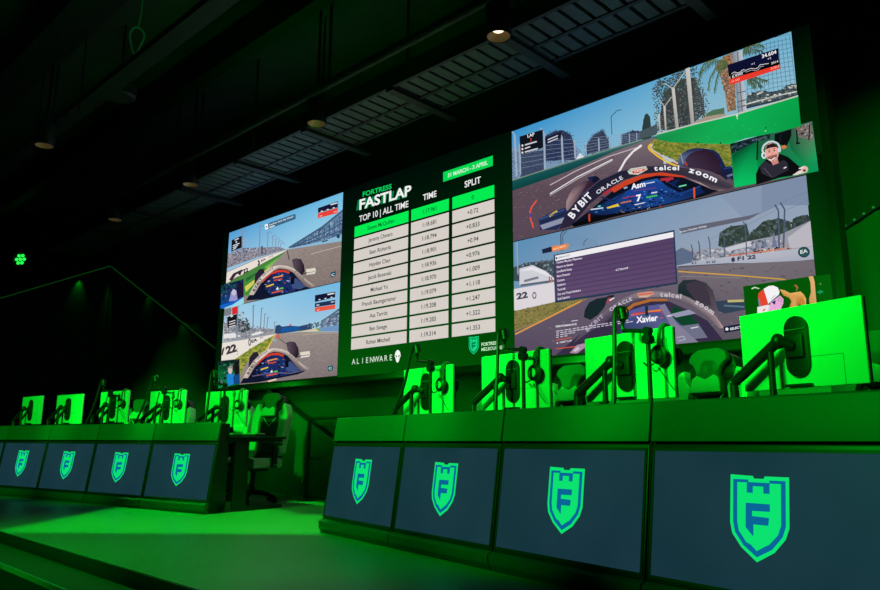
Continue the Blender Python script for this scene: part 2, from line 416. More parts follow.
for k in range(6): p.line([(46, 195+k*20), (280, 182+k*13), (540, 158+k*4)], 1.2, (130,150,175))
p.line('413 165 410 98 432 76 448 73', 3, (60,90,110))
p.poly('72 172 158 146 160 212 77 240', (16,20,30)); p.poly('166 178 225 152 226 176 168 202', (22,26,46))
p.text('LAP', (102,176), (128,168), 12, (235,235,235), .02); p.text('7', (112,190), (119,188), 11, (225,60,50), .03)
for k, (a, b) in enumerate(((92,136), (92,112), (92,140))): p.line([(80, 206+k*13), (86, 204+k*13)], 7, (230,230,230)); p.line([(a, 203+k*13), (b, 190+k*13+ (0 if b > 120 else 6))], 5, (205,205,215))
for k in range(2): p.line([(176, 184+k*10), (214, 168+k*10)], 4, (200,200,215))
p.poly('25 380 25 340 250 268 420 214 560 174 592 166 592 178 430 224 250 302', [(10,62,62), (22,84,86), (24,88,92), (30,92,98), (60,110,115), (60,110,115), (50,95,100), (24,80,82), (12,68,66)])
p.line('25 340 250 268 420 214 560 174', 4, (120,140,120))
p.view()
p.poly('512.2 191 567.8 171.6 616.6 150.4 652 138.2 660 139 664 165 735 205 735 215 513 242', [(92,74,84), (104,86,96), (108,94,102), (120,108,114), (120,108,114), (96,82,92), (84,70,82), (84,70,82), (88,72,86)])
p.specks('512.2 193 567.8 173 616.6 153 640 165 620 190 560 225 513 240', 300, .8, [(84,68,78), (112,96,104), (96,80,90)], ar=2.5)
p.view(*V2)
p.poly('490 42 452 72 462 86 600 150 640 172 842 172 842 56 700 62', (124,132,48)); p.specks('490 42 452 72 462 86 600 150 640 172 842 172 842 56 700 62', 500, 6, GRS, ar=1.8)
p.line('468 64 456 78 462 92 500 122 545 150 590 168', 8, (236,190,44)); p.line('476 64 466 80 474 92 520 122 600 158', 7, (212,190,178))
p.line('425 70 385 100 350 140 305 220', 9, (232,226,228)); p.line('425 74 395 96', 5, (232,226,228))
p.line('0 256 120 190 270 124 400 82', 4, (196,184,190)); p.line('0 296 130 216 290 136', 5, (226,220,224)); p.line('0 304 140 220 290 142', 2.5, (206,198,204))
# trees, palm, poles and mesh behind the green wall
p.view(*V3)
tr = '62 310 90 275 130 268 180 235 222 210 250 205 262 250 290 330 306 370 300 420 240 470 170 495 95 515 75 440'
p.poly('80 500 110 330 180 270 250 260 280 340 296 420 240 470 150 500', (58,64,66)); p.specks(tr, 1300, 4.6, TRE + [(110,140,155), (52,58,54), (84,80,76)], grow=1.08); p.specks('62 310 90 275 130 268 180 235 222 210 250 205 255 240 110 370 80 350', 320, 5, [(60,74,66), (48,62,54), (70,84,80)])
p.poly('12 545 10 490 22 430 34 424 46 440 52 500 52 535', (44,60,62)); p.poly('0 540 0 505 60 480 78 470 80 520', (70,84,92))
for a in ((95,150), (140,175), (185,215), (265,285)): p.line([(a[1], 320), (a[1]+10, 480)], 5, (70,66,66))
p.poly('398 418 386 330 362 245 340 215 380 165 425 148 432 300 436 408', (146,106,74)); p.specks('398 418 386 330 362 245 345 215 380 170 425 152 432 300 436 408', 220, 7, [(170,126,88), (112,80,58), (190,150,110), (95,70,52)])
fr = [((395,190),(330,190),(280,235),(258,300)), ((390,185),(330,180),(290,200),(265,250)), ((390,195),(345,215),(318,265),(310,322)), ((395,195),(360,230),(345,280),(340,330)), ((470,140),(510,118),(545,112),(566,124)), ((470,145),(520,135),(552,140),(572,160)), ((470,128),(500,108),(520,100),(548,98)), ((500,250),(530,262),(560,272),(582,276)), ((495,255),(525,275),(545,290),(556,304)), ((490,262),(508,282),(520,296),(526,308))]
for f in fr:
    p.line(f, 5, (92,112,66))
    for i in range(3):
        for k in range(6):
            t = k/6; x = f[i][0]+(f[i+1][0]-f[i][0])*t; y = f[i][1]+(f[i+1][1]-f[i][1])*t; L_ = 26-5*i
            p.line([(x, y), (x+random.uniform(-8, 4), y+L_)], 2.6, random.choice([(70,96,56), (52,74,48), (96,112,72)]))
            p.line([(x, y), (x+random.uniform(4, 12), y+L_*.6)], 2.2, random.choice([(70,96,56), (52,74,48)]))
p.poly('300 430 330 410 385 400 385 430 300 455', (70,110,72))
p.poly('240 470 300 440 390 425 390 436 240 480', (170,150,130))
p.poly('482 402 486 362 500 336 540 328 560 322 600 330 640 318 690 290 712 294 714 350 600 372', (74,88,90)); p.specks('482 402 486 362 500 336 540 328 560 322 600 330 640 318 690 290 712 294 714 350 600 372', 140, 7, [(50,62,62), (96,108,106), (210,206,196), (60,72,66)], ar=1.6)
p.line('484 384 600 352 714 326', 6, (214,212,206)); p.line('484 400 600 372 714 346', 9, (52,60,66))
p.poly('418 150 466 138 474 290 486 410 446 424 436 290', [(120,130,142), (190,194,200), (196,198,204), (200,200,206), (116,124,136), (120,128,140)])
p.line('444 146 456 290 466 416', 5, (96,104,120)); 
for z in (370, 395, 330): p.line([(442, z+4), (482, z-6)], 5, (86,92,104))
for q in ('208 224 228 216 249 470 233 476', '145 308 159 306 179 494 164 498', '108 392 118 390 124 506 116 508', '84 430 92 428 98 512 90 514'): p.poly(q, [(196,192,184), (206,202,196), (170,168,164), (150,150,150)])
for a in ((114,288,150,314,5), (152,312,206,238,5), (92,368,114,394,4), (116,392,146,350,4)): p.line([a[:2], a[2:4]], a[4], (176,176,172))
for k in range(24):
    y0 = 262 + k*10
    p.line([(250, y0), (400, y0-38-k*.6), (478, y0-62-k*1.2)], 1.1, (120,132,140))
for k in range(15):
    a = 118+k*20; b = 66+k*20.5
    p.line([(486, a), (600, a-34+k*.6), (684+k*2, b)], 1.5, (40,66,92))
for k in range(13):
    x = 488 + k*17.5
    p.line([(x, 128-k*5 if x > 500 else 120), (x+34*(k/12)+2, 398-k*4.2)], 1.5, (44,70,96))
p.poly('78 520 250 474 440 430 770 331 780 472 620 512 560 524 480 540 408 566 270 562 140 556 84 546', [(26,150,84), (22,168,84), (14,176,84), (8,160,72), (6,150,66), (10,160,72), (14,168,80), (20,176,86), (24,180,88), (22,166,82), (20,150,74), (22,140,72)])
p.line('78 520 250 474 440 430 770 331', 6, (196,200,190)); p.specks('300 520 440 480 620 440 620 480 440 530 300 556', 10, 6, [(30,182,96), (18,158,76)], ar=1.6)
for a in ((266,558), (368,560)): p.oval(a[0], a[1], 4, 4, (20,60,40))
p.oval(443, 436, 4, 6, (220,230,220)); p.oval(444, 448, 3, 4, (200,220,210)); p.oval(573, 491, 3, 4, (20,60,40)); p.oval(572, 505, 2.5, 2.5, (210,230,220))
p.poly('400 206 630 130 634 186 404 252', (14,16,48)); p.poly('404 244 635 184 637 206 409 272', (8,8,12)); p.poly('409 271 637 204 639 223 412 297', (232,58,42))
p.text('34.604', (556,176), (622,154), 17, (240,240,245), .02)
p.text('+1', (508,208), (522,203), 9, (230,230,235), .01); p.text('+2', (582,184), (598,178), 9, (230,230,235), .01); p.text('1 6.4302', (410,270), (470,248), 12, (230,230,235), .01)
p.text('2014', (598,204), (630,194), 10, (230,230,235), .01); p.text('2:20.3', (596,228), (634,216), 10, (250,190,180), .01); p.text('-14  0.67', (414,288), (456,274), 9, (250,190,180), .01)
w = [(418+i*13, 248-i*3.6+random.uniform(-7, 5)) for i in range(14)]
p.line(w, 2.6, (220,220,230)); p.line([(x+3, y+8) for x, y in w[:12]], 2, (190,190,205))
# the car
p.view(*V4)
p.poly('182 182 238 170 262 186 275 214 268 238 236 246', (26,38,78)); p.oval(240, 205, 26, 30, (18,22,44))
p.poly('42 410 46 340 66 290 96 252 150 216 196 200 226 214 238 240 214 272 160 310 118 350 92 400 60 430', [(150,122,128), (166,140,142), (150,122,128), (120,90,100), (84,58,72), (56,36,54), (44,26,44), (40,22,40), (44,26,46), (52,34,56), (64,44,64), (90,66,80), (120,96,106)])
p.view(*V1)
p.poly('146 478 182 456 244 434 252 450 228 498 214 516 150 518', (34,46,84)); p.poly('150 500 240 470 236 490 160 516', (140,146,170)); p.line('154 490 240 458', 3, (20,24,44)); p.line('184 466 214 448', 8, (228,190,52)); p.line('150 478 240 442', 4, (60,84,140))
p.line('138 408 120 432 113 452 116 478 126 510', 5, (238,84,62)); p.line('113 455 116 470', 6, (90,60,160))
p.view(*V2)
p.poly('100 440 190 372 250 320 330 255 450 212 600 214 700 255 790 282 690 312 520 352 300 402 150 440', (12,18,34))
p.poly('170 385 270 330 400 262 430 240 500 226 545 262 600 290 700 270 720 290 640 322 520 348 380 378 260 398', [(16,34,74), (20,52,104), (28,72,150), (34,86,166), (34,88,168), (26,64,130), (20,48,100), (18,40,90), (16,34,80), (18,44,96), (24,66,134), (20,54,112), (16,36,80)])
p.poly('345 300 400 258 490 236 540 262 520 300 400 330', (24,62,140))
p.poly('100 440 200 404 400 372 560 340 700 306 780 288 700 312 520 354 300 404 120 452', (8,10,14))
p.specks('185 385 270 335 400 285 540 270 640 300 520 340 380 370', 70, 6, [(10,22,56), (40,96,180), (14,30,70), (60,120,200), (20,24,50)], ar=1.8)
p.specks('480 345 300 380 330 395 470 365', 26, 3, [(190,190,190), (80,70,60), (120,140,190)])
for a in ((250,300,310,262), (515,232,575,225), (540,240,560,228)): p.line([a[:2], a[2:]], 12, (176,44,60))
p.line('560 250 600 232 570 262', 8, (16,34,84)); p.line('240 312 300 330 350 290', 7, (24,40,84))
p.line('520 270 600 300 700 262', 8, (24,62,128)); p.line('545 240 620 280', 6, (18,40,90))
p.poly('265 360 318 342 324 354 270 366', (232,196,60)); p.line('450 314 500 304', 7, (60,190,70)); p.line('330 340 380 330', 5, (220,120,60)); p.line('340 318 400 306', 4, (170,50,90)); p.line('390 284 494 268', 3, (120,60,110))
p.line('192 370 250 362', 6, (190,210,230)); p.line('225 356 238 352', 6, (90,210,190)); p.line('395 348 442 338', 4, (220,224,236)); p.line('448 250 488 242', 5, (190,206,230)); p.line('345 272 362 266', 7, (150,180,220)); p.line('472 294 500 289', 6, (210,214,230)); p.line('600 264 635 256', 6, (110,220,170))
p.text('Asm', (380,277), (446,262), 26, (245,245,250), .03); p.text('7', (404,332), (428,327), 30, (245,245,250), .04)
p.line('671 268 672 318', 8, (228,84,36)); p.line('185 390 186 425', 8, (190,70,36)); p.line('515 350 516 372', 6, (170,60,40)); p.line('330 372 342 385', 4, (120,100,80))
p.view(*V5)
p.poly('136 186 142 140 166 104 204 78 258 64 320 64 400 76 440 104 470 160 490 205 505 240 500 300 430 250 300 214 210 205', [(70,84,120), (90,104,140), (60,72,110), (30,40,80), (24,34,74), (26,36,78), (30,42,84), (28,40,80), (24,34,70), (24,34,70), (24,30,60), (20,24,44), (40,28,46), (40,28,46), (50,34,54)])
p.poly('205 200 190 150 220 110 270 84 340 76 400 96 440 150 455 220 440 262 380 236 290 212', [(58,42,62), (62,48,70), (56,38,60), (50,30,48), (44,26,42), (40,24,40), (40,24,42), (46,30,48), (40,26,42), (54,36,58), (60,42,64)])
p.line('190 160 206 194', 8, (196,66,50)); p.line('160 110 176 180', 8, (140,150,170))
p.poly('462 204 520 196 540 206 545 300 500 285 470 250', (22,30,66)); p.line('470 215 535 205', 10, (30,60,130)); p.line('498 272 540 256', 14, (110,120,150)); p.line('492 268 536 292', 5, (60,64,90))
p.view(*V2)
halo_o = [(45,462), (80,382), (150,302), (230,235), (330,190), (450,167), (560,166), (650,177), (740,200), (810,234), (852,262)]
halo_i = [(836,272), (790,284), (760,278), (700,242), (620,214), (520,197), (430,206), (340,236), (260,286), (190,342), (130,412), (96,448)]
p.poly('285 276 350 236 440 206 520 198 600 206 640 222 580 218 500 212 430 226 350 262 300 292', (202,66,36))
p.poly(halo_o + halo_i, [(44,38,58), (40,36,58), (34,34,56), (28,28,48), (34,34,54), (40,36,54), (46,42,58), (60,52,66), (72,62,76), (80,70,84), (66,58,74), (60,52,66), (150,126,130), (96,80,88), (70,60,72), (56,48,62), (44,38,52), (40,36,50), (38,34,50), (36,32,50), (38,34,54), (40,36,58), (40,36,58)])
p.line([(x, y+2) for x, y in halo_o[2:10]], 3, (86,80,104)); p.poly('640 226 700 246 762 280 720 262', (170,140,140))
p.arctext('BYBIT', '110 414 150 362 206 306', 32, (238,238,244), .03)
p.arctext('ORACLE', '224 300 280 262 346 226', 17, (220,220,232), .02)
p.arctext('telcel', '486 190 550 186 606 188', 22, (236,236,242), .03)
p.arctext('zoom', '644 196 710 216 778 248', 26, (240,240,246), .035)
p.poly('362 192 378 180 448 169 456 184 412 209 370 206', (206,208,196)); p.poly('384 186 442 176 446 186 412 202 386 202', (206,60,48)); p.line('366 192 454 178', 4, (90,150,110)); p.line('380 190 446 180', 3, (236,220,210)); p.text('TAG', (392,200), (430,193), 9, (240,236,230), .02)
p.build('race_picture', led)['label'] = 'upper right race picture with green trackside wall and palm'

# --- lower right race view
p = Pic()
H = (500, 180, 2.588); I = (510, 220, 4.2167); J = (660, 170, 3.688); K = (540, 250, 5.3625)
p.clip = (EX2, EX3, ZB, ZM-.003); p.rect(EX2, ZB, EX3-.005, ZM-.003, [(140,160,180), (150,165,180), (146,160,182), (90,142,182)]); p.rect(EX2, ZB, EX3, ZB+.34, [(82,68,94), (92,84,90), (110,104,110), (100,86,100)])
p.view(*J)
p.poly('220 90 250 75 375 55 375 165 300 172', (134,150,174)); p.poly('375 55 548 15 560 130 440 130 375 160', (124,140,166))
p.poly('70 216 130 204 330 168 375 155 330 182 200 210 80 236', (98,100,116)); p.text('Restart Weather Settings', (74,232), (172,209), 7, (220,224,232), .01)
p.view(*I)
p.poly('0 256 0 205 70 180 110 176 190 170 190 270', (64,76,84)); p.specks('30 230 30 190 100 172 190 165 190 240', 120, 8, [(48,60,66), (84,98,100), (120,136,150)])
p.poly('40 275 40 205 95 190 150 215 186 245 186 262', (206,206,214)); p.poly('40 215 95 195 150 218 186 246 95 212', (228,226,230)); p.line('60 258 120 242', 10, (120,120,132)); p.line('45 276 185 256', 8, (90,96,110)); p.line('168 262 166 238', 5, (190,60,60)); p.line('176 262 175 240', 5, (200,110,90))
p.poly('180 420 180 345 330 300 460 290 460 380', (104,88,104)); p.poly('0 294 186 262 190 345 0 388', (220,214,218)); p.text('22', (28,335), (76,326), 26, (70,70,86), .05); p.oval(103, 318, 9, 15, (120,90,130)); p.oval(103, 318, 5, 9, (220,214,218))
p.poly('0 388 190 345 330 330 200 400 0 478', (132,122,70)); p.specks('0 388 190 345 320 332 200 395 0 474', 300, 4, [(110,104,60), (150,136,84), (120,120,60), (96,92,52)], ar=1.8)
p.line('34 230 30 92', 5, (150,164,186)); p.line('26 180 24 95', 3, (140,155,175)); p.line('216 130 214 60 232 40', 4, (60,80,104)); p.line('224 128 222 66 240 44', 3, (60,80,104)); p.line('312 108 312 92 328 80', 3, (60,80,104))
for k in range(6): p.line([(232, 50+k*11), (300, 66+k*9), (370, 90+k*5)], .9, (96,124,152))
p.view(*J)
p.poly('215 280 220 232 260 208 320 200 330 240 380 190 440 178 480 190 490 250 400 285 280 300', (52,66,62)); p.specks('215 280 220 232 260 208 320 200 330 240 380 190 440 178 480 190 490 250 400 285 280 300', 220, 8, [(40,54,50), (70,84,76), (58,72,64), (90,104,104)])
p.poly('480 240 490 180 520 168 545 165 558 185 560 210', (50,64,64)); p.specks('480 240 485 185 520 168 545 165 558 185 560 210', 70, 7, [(40,54,54), (74,86,84)])
p.poly('60 350 62 290 95 284 125 296 180 290 240 285 330 262 440 240 558 186 574 300 470 312 330 330 120 345', (150,152,164)); p.specks('62 345 64 300 125 300 180 296 240 290 330 268 440 250 470 300 330 322 120 340', 200, 6, [(112,116,132), (176,178,186), (84,92,108), (200,196,200)], ar=1.5)
p.poly('470 250 558 186 572 280 480 290', (186,182,192)); p.poly('238 290 330 262 340 280 250 300', (196,196,206)); p.poly('56 352 58 300 80 286 120 304 118 348', (92,108,134))
for a in ((350,290,353,262,368,290), (412,286,420,226,432,284), (380,284,386,250,398,282)): p.poly(list(zip(a[::2], a[1::2])), (112,120,150))
p.specks('270 312 420 288 470 276 490 290 420 300 270 322', 70, 5, [(60,50,60), (190,110,80), (200,170,150), (44,44,56)])
p.line('250 318 460 290', 4, (206,120,92))
p.poly('66 352 180 328 330 312 572 282 578 330 440 344 250 346 66 358', [(170,176,192), (176,180,194), (184,186,198), (178,180,194), (166,168,184), (170,174,190), (170,176,192), (160,166,184)])
p.line('66 358 250 347 440 345 578 332', 6, (70,74,86))
p.oval(531, 303, 22, 20, (30,62,66)); p.oval(531, 303, 18, 16, (44,84,86)); p.text('EA', (518,309), (545,304), 13, (225,235,235), .02)
p.text('F1 22', (286,334), (354,326), 14, (60,60,80), .05, slant=.02); p.oval(270, 331, 7, 9, (60,60,80)); p.text('F1 22', (172,345), (206,341), 8, (60,60,80), .04); p.text('F1', (118,348), (134,346), 6, (60,60,80), .04)
for a in ((440,290,437,150,424,128), (456,288,460,145,444,120), (320,318,316,215,308,190), (240,320,236,245,228,225), (186,324,184,268,178,245), (148,330,146,282,142,262), (122,332,120,292,115,275)): p.line([a[:2], a[2:4], a[4:]], 6 if a[0] > 430 else 4, (76,88,112))
for a in ((445,120,545,80), (462,150,548,112), (320,205,440,140), (240,238,316,200), (186,255,236,235)): p.line([a[:2], a[2:]], 1.3, (110,122,140))
p.view()
p.poly('515.5 334 560 312 620 286 678 267.5 720 264.5 817.5 260 822 300 826 335 700 350 516 361', [(92,80,100), (98,84,106), (104,90,110), (116,108,118), (118,110,116), (112,106,112), (106,100,106), (96,90,98), (84,74,94), (84,70,96)])
p.specks('516 345 620 288 690 270 817 262 822 300 700 340', 400, .9, [(84,76,92), (112,102,112), (100,90,102)], ar=3)
p.view(*J); p.line('68 374 300 390 462 404', 4.5, (210,160,62)); p.line('75 392 300 398', 2, (140,132,136))
p.view(*I); p.line('22 482 150 418 300 342', 7, (214,150,70)); p.line('20 470 150 408', 2.5, (150,130,100))
# menu
p.poly('185 148 694 42 708 270 192 350', (40,58,84)); p.poly('191 175 689 74 701 262 198 340', [(88,66,104), (84,64,100), (94,72,108), (98,76,112)])
p.poly('191 151 689 50 690 73 192 173', (238,236,240)); p.text('SESSION SETUP', (204,163), (254,152), 7, (120,116,130), .02); p.line('194 162 200 160', 9, (40,50,80))
for k in range(1, 9):
    a = (191.5+k*.9, 174 + k*18.6); b = (689+k*1.4, 74 + k*21.2); p.line([a, b], 2.2, (56,50,84))
for k, s in enumerate(('Custom Monitor Placement', 'Return to Garage', 'Live/Rival Setup', 'Race Director', 'Camera', 'Settings', 'Tutorials', 'Car and Track Statistics', 'Exit Session')):
    w_ = (108, 70, 64, 58, 34, 38, 38, 102, 56)[k]; y = 184 + k*19.2
    p.text(s, (197+k*.7, y), (197+w_, y - w_*.18), 9, (226,222,232), .02)
p.text('4.3 Normal', (446,216), (498,205), 9, (230,226,236), .02)
p.poly('135 124 176 112 178 134 138 142', (28,36,62)); p.poly('176 112 246 100 250 104 240 122 178 134', (232,132,70)); p.text('MAIN MENU', (184,128), (236,112), 8, (245,210,180), .02)
# car
p.poly('312 410 316 380 334 348 366 332 404 326 420 318 440 316 440 326 410 344 396 372 372 400 340 422', (24,40,44)); p.line('410 352 420 330 432 338', 12, (150,70,84)); p.line('420 340 440 328', 6, (220,210,214))
p.view(*J)
p.poly('66 455 68 425 86 406 130 404 170 416 196 446 212 500 210 520 150 500 110 470', [(24,44,46), (30,48,50), (36,50,54), (46,50,58), (60,56,66), (70,64,74), (84,76,86), (90,80,90), (52,46,56), (30,40,44)])
p.poly('100 440 96 420 130 410 162 424 182 460 190 500 140 490', (62,54,66))
p.poly('205 484 312 476 315 515 240 530 215 520', (50,66,84)); p.line('250 484 310 482', 9, (190,180,120)); p.line('236 500 312 505', 6, (90,120,140))
p.view(*K)
p.poly('90 560 250 420 360 350 460 296 560 262 680 270 790 320 900 380 980 480 980 600 90 600', (54,46,70))
p.poly('430 380 500 318 640 290 720 350 800 430 860 520 720 500 560 480 430 470', [(50,70,110), (70,84,140), (84,96,150), (70,84,130), (90,94,130), (110,110,140), (90,90,120), (60,64,100), (40,60,80)])
p.poly('470 330 560 300 656 292 700 340 700 350 600 330 480 366', (88,90,150)); p.line('490 350 560 336 650 320', 9, (216,90,60)); p.line('500 338 650 330 660 350', 5, (176,60,90)); p.line('572 300 574 352', 16, (20,50,40)); p.line('580 330 650 324', 8, (226,130,60))
p.poly('720 300 790 330 860 400 860 420 760 404 700 350', (14,66,40)); p.poly('640 300 670 288 750 420 820 560 760 500 700 400', (124,122,150)); p.poly('700 344 800 320 838 340 730 362', (150,150,176)); p.line('680 356 700 350', 4, (230,230,240))
p.poly('740 410 850 395 900 470 800 480', (110,112,136)); p.poly('720 380 880 520 860 540 715 520', (130,126,150)); p.line('810 420 850 412', 6, (210,210,224)); p.line('735 470 770 462 780 480 745 488', 3, (190,200,210))
p.poly('715 400 730 480 720 490 712 420', (150,150,180))
ho = [(300,370), (360,318), (440,262), (520,230), (580,221), (660,224), (760,240), (860,286), (940,350), (990,420)]
hi = [(960,420), (900,360), (830,310), (740,276), (650,258), (580,258), (500,280), (420,330), (350,388), (250,450), (180,500), (240,420)]
p.poly('410 350 500 286 580 264 680 262 690 274 600 276 510 300 440 352', (172,104,50))
p.poly(ho + hi, [(96,84,100), (106,94,110), (122,110,120), (136,124,132), (140,128,136), (136,126,134), (138,128,134), (140,128,132), (160,140,140), (190,160,156), (120,104,116), (104,92,104), (96,84,98), (90,80,94), (84,76,92), (80,72,88), (76,68,86), (74,66,86), (74,64,88), (84,70,94), (90,74,98), (96,84,104)])
p.arctext('ORACLE', '380 330 430 298 500 268', 18, (206,200,214), .02); p.arctext('telcel', '644 250 700 252 762 262', 24, (196,190,198), .03); p.arctext('zoom', '830 286 880 312 930 352', 26, (206,198,204), .03); p.arctext('BYBIT', '255 440 305 392 350 354', 20, (170,160,180), .03)
p.poly('524 232 604 222 614 236 574 256 530 256', (206,150,130)); p.line('530 240 606 232', 7, (214,96,70)); p.line('534 252 590 246', 4, (190,190,180))
p.text('PERFORMANCE', (86,416), (198,402), 10, (226,222,230), .03)
for k, e in enumerate((505, 520, 210, 158)):
    y = 436 + k*11
    for j in range(int((e-88)/22)):
        x = 88 + j*22; w_ = random.uniform(13, 20); p.line([(x, y - (x-88)*.155), (x+w_, y - (x+w_-88)*.155)], 5, (196,190,204))
p.line('170 382 204 377', 5, (200,190,210)); p.line('88 484 172 470', 4, (214,90,54)); p.text('NEXT LAP', (108,500), (172,490), 9, (230,226,232), .02); p.line('92 500 98 499', 8, (220,220,228)); p.line('86 530 250 512', 5, (206,90,54))
p.poly('160 552 200 510 240 500 246 520 200 556', (170,140,160)); p.poly('180 540 205 518 214 530 190 548', (206,190,206))
p.text('Xavier', (518,392), (634,378), 34, (246,244,248), .03); p.line('640 366 660 362', 5, (206,80,60)); p.line('690 356 712 352', 4, (220,216,230))
p.clip = None; p.view(*H); p.poly('578 380 625 372 628 388 582 396', (24,36,60)); p.oval(588, 386, 4, 4, (235,235,240)); p.text('SELECT', (596,389), (626,383), 6, (235,235,240), .03)
p.build('race_picture', led)['label'] = 'lower right race picture with a purple settings menu open'

# --- left race views
for top in (1, 0):
    p = Pic()
    if top:
        p.clip = (0, EW, ZM+.003, ZT); p.rect(0, ZM+.003, EW, ZT, [(190,220,232), (200,226,236), (110,188,226), (82,158,212)])
        p.rect(0, ZM+.003, EW, ZM+.3, [(140,128,122), (132,118,114), (148,134,128), (150,140,140)]); p.view(218, 185, 5.3615)
        p.poly('380 337 440 300 560 225 650 152 672 134 668 290 560 318 420 340', (96,128,160)); p.specks('400 330 480 285 640 175 668 160 664 285 560 312 420 335', 200, 8, [(60,90,128), (130,160,190), (80,110,150), (150,176,196), (56,70,100)], ar=.8)
        p.line('380 337 440 300 560 225 650 152 672 134', 9, (64,90,120)); p.line('400 332 560 262 668 202', 5, (62,80,112)); p.line('400 334 560 286 668 240', 5, (62,80,112))
        for k in range(9): p.line([(430+k*28, 312-k*17), (430+k*28, 326-k*5)], 4, (56,80,112))
        p.poly('386 340 560 300 668 264 667 302 560 320 400 342', (140,184,212)); p.oval(645, 275, 9, 11, (24,60,86)); p.line('556 306 590 296', 6, (40,80,110)); p.line('460 320 490 314', 4, (40,80,110))
        p.poly('48 446 48 372 130 338 330 332 362 345 200 392', (132,130,142)); p.specks('48 440 48 375 130 342 330 334 362 345 200 390', 600, 3.4, [(96,92,110), (150,148,160), (180,176,182), (84,80,98), (140,118,128)], ar=1.4)
        p.specks('48 375 130 340 330 333 330 342 130 362 48 395', 60, 6, [(80,90,120), (170,180,200)])
        p.poly('40 592 44 500 230 425 365 353 376 352 170 592', (72,132,62))
        p.poly('44 528 46 468 200 400 372 344 365 353 230 425', (232,222,212)); p.line('46 468 200 400 372 344', 4, (150,150,160))
        p.poly('60 508 82 474 130 452 134 462 98 480 74 516', (52,40,52)); p.poly('108 478 120 458 132 454 120 486', (52,40,52)); p.text('22', (136,476), (164,463), 24, (52,40,52), .05); p.line('72 512 112 488', 3, (120,40,50))
        p.oval(218, 418, 7, 15, (70,60,80)); p.text('EA', (232,412), (258,401), 12, (90,84,100), .04); p.text('F1 22', (274,392), (296,382), 8, (110,104,120), .03); p.oval(214, 418, 3, 8, (232,222,212))
        p.poly('140 592 144 520 170 486 364 352 376 352 290 430 236 490 170 592', (66,140,60)); p.poly('144 545 200 505 330 392 345 386 250 470 150 575', (212,206,92)); p.poly('150 500 190 478 220 462 180 500 150 520', (40,100,60)); p.poly('250 440 330 385 300 420 262 450', (120,180,84))
        p.poly('372 345 480 330 668 300 660 520 520 552 380 580 300 592 280 440', [(150,138,132), (148,136,130), (142,128,122), (128,114,110), (132,118,114), (132,118,114), (130,116,114), (146,134,130)])
        p.specks('380 350 660 310 656 510 530 540 420 440', 700, 2.4, [(138,124,118), (152,138,132), (126,112,108)], ar=3)
        p.line('500 370 668 326', 3, (196,184,176)); p.line('372 352 382 400', 5, (66,50,60))
        for a in ((128,410,131,240,8), (222,386,226,218,6), (264,366,269,252,5), (290,358,294,272,4), (308,354,311,288,4), (322,350,325,300,3), (335,347,338,312,3)): p.line([a[:2], a[2:4]], a[4], (128,146,170)); p.line([(a[2]-3, a[3]+6), (a[2]+12, a[3]-4), (a[2]+22, a[3]+10)], 2.2, (110,136,164))
        p.poly('233 372 232 328 240 326 240 368', (60,70,90)); p.line('132 300 160 290', 7, (150,170,190)); p.line('132 320 160 312', 6, (150,170,190))
        p.poly('74 296 128 272 128 336 72 358', (20,24,36)); p.line('90 296 112 286', 6, (200,206,220)); p.text('5', (96,312), (104,308), 10, (240,240,240), .03)
        for k in range(3): p.line([(80, 326+k*11), (116 - 8*k, 312+k*11)], 4.5, (220,222,230))
        p.poly('537 124 643 87 643 126 537 152', (20,24,54)); p.poly('537 153 643 124 643 150 536 179', (232,66,54)); p.line('604 106 640 96', 6, (230,230,236)); 
        for k in range(3): p.line([(552+k*32, 142-k*9), (562+k*32, 139-k*9)], 5, (230,230,236))
        p.line('540 150 640 122', 3, (180,180,200)); p.line('545 168 560 164', 4, (250,190,180)); p.line('620 146 640 141', 4, (250,190,180))
        p.poly('250 212 416 154 418 182 255 242', (62,104,136)); p.poly('250 213 268 207 271 235 254 241', (236,240,244)); p.line('256 226 264 223', 6, (60,90,120)); p.text('Session best lap ahead', (276,218), (404,172), 8, (236,240,244), .02); p.line('276 228 304 218', 6, (226,232,240))
        p.poly('605 470 632 461 632 488 605 496', (20,76,100)); p.text('C', (610,490), (626,485), 13, (220,235,240), .02)
        dy = 0; dx = 0
    else:
        p.clip = (0, EW, ZB, ZM-.003); p.rect(0, ZB, EW, ZM-.003, [(210,225,228), (200,218,226), (112,184,224), (160,206,232)])
        p.rect(0, ZB, EW, ZB+.3, [(140,128,122), (130,116,116), (150,138,134), (150,140,140)]); p.view(215, 280, 5.3615)
        p.poly('320 285 325 245 345 240 360 250 400 245 450 248 520 232 520 265 440 275 340 290', (44,72,112)); p.poly('355 282 357 258 450 248 455 264', (24,88,160)); p.specks('500 262 500 235 560 220 560 250', 30, 6, [(56,80,84), (90,110,110)]); p.line('405 245 405 236', 8, (200,70,60))
        p.poly('560 250 570 220 620 190 665 160 668 150 664 276 570 274', (100,122,146)); p.specks('562 250 580 215 665 165 662 274 575 270', 120, 7, [(60,84,112), (140,160,180), (84,104,130), (180,190,200)], ar=1.4); p.line('570 222 620 190 668 154', 7, (84,100,120)); p.poly('560 256 664 240 664 276 570 276', (110,150,190))
        p.poly('45 330 48 230 140 220 200 260 300 262 322 262 322 290 200 312', (150,152,160)); p.specks('46 325 48 150 150 165 190 240 300 262 322 270 200 305', 700, 4, [(84,90,104), (160,162,172), (120,124,136), (66,76,86), (190,190,196)], ar=1.2); p.poly('46 315 48 290 100 284 140 300 120 308', (226,224,226)); p.poly('195 290 240 274 262 284 200 300', (226,224,226))
        p.specks('120 280 130 180 150 170 190 240 190 285', 60, 8, [(40,56,60), (60,76,78), (84,96,100)])
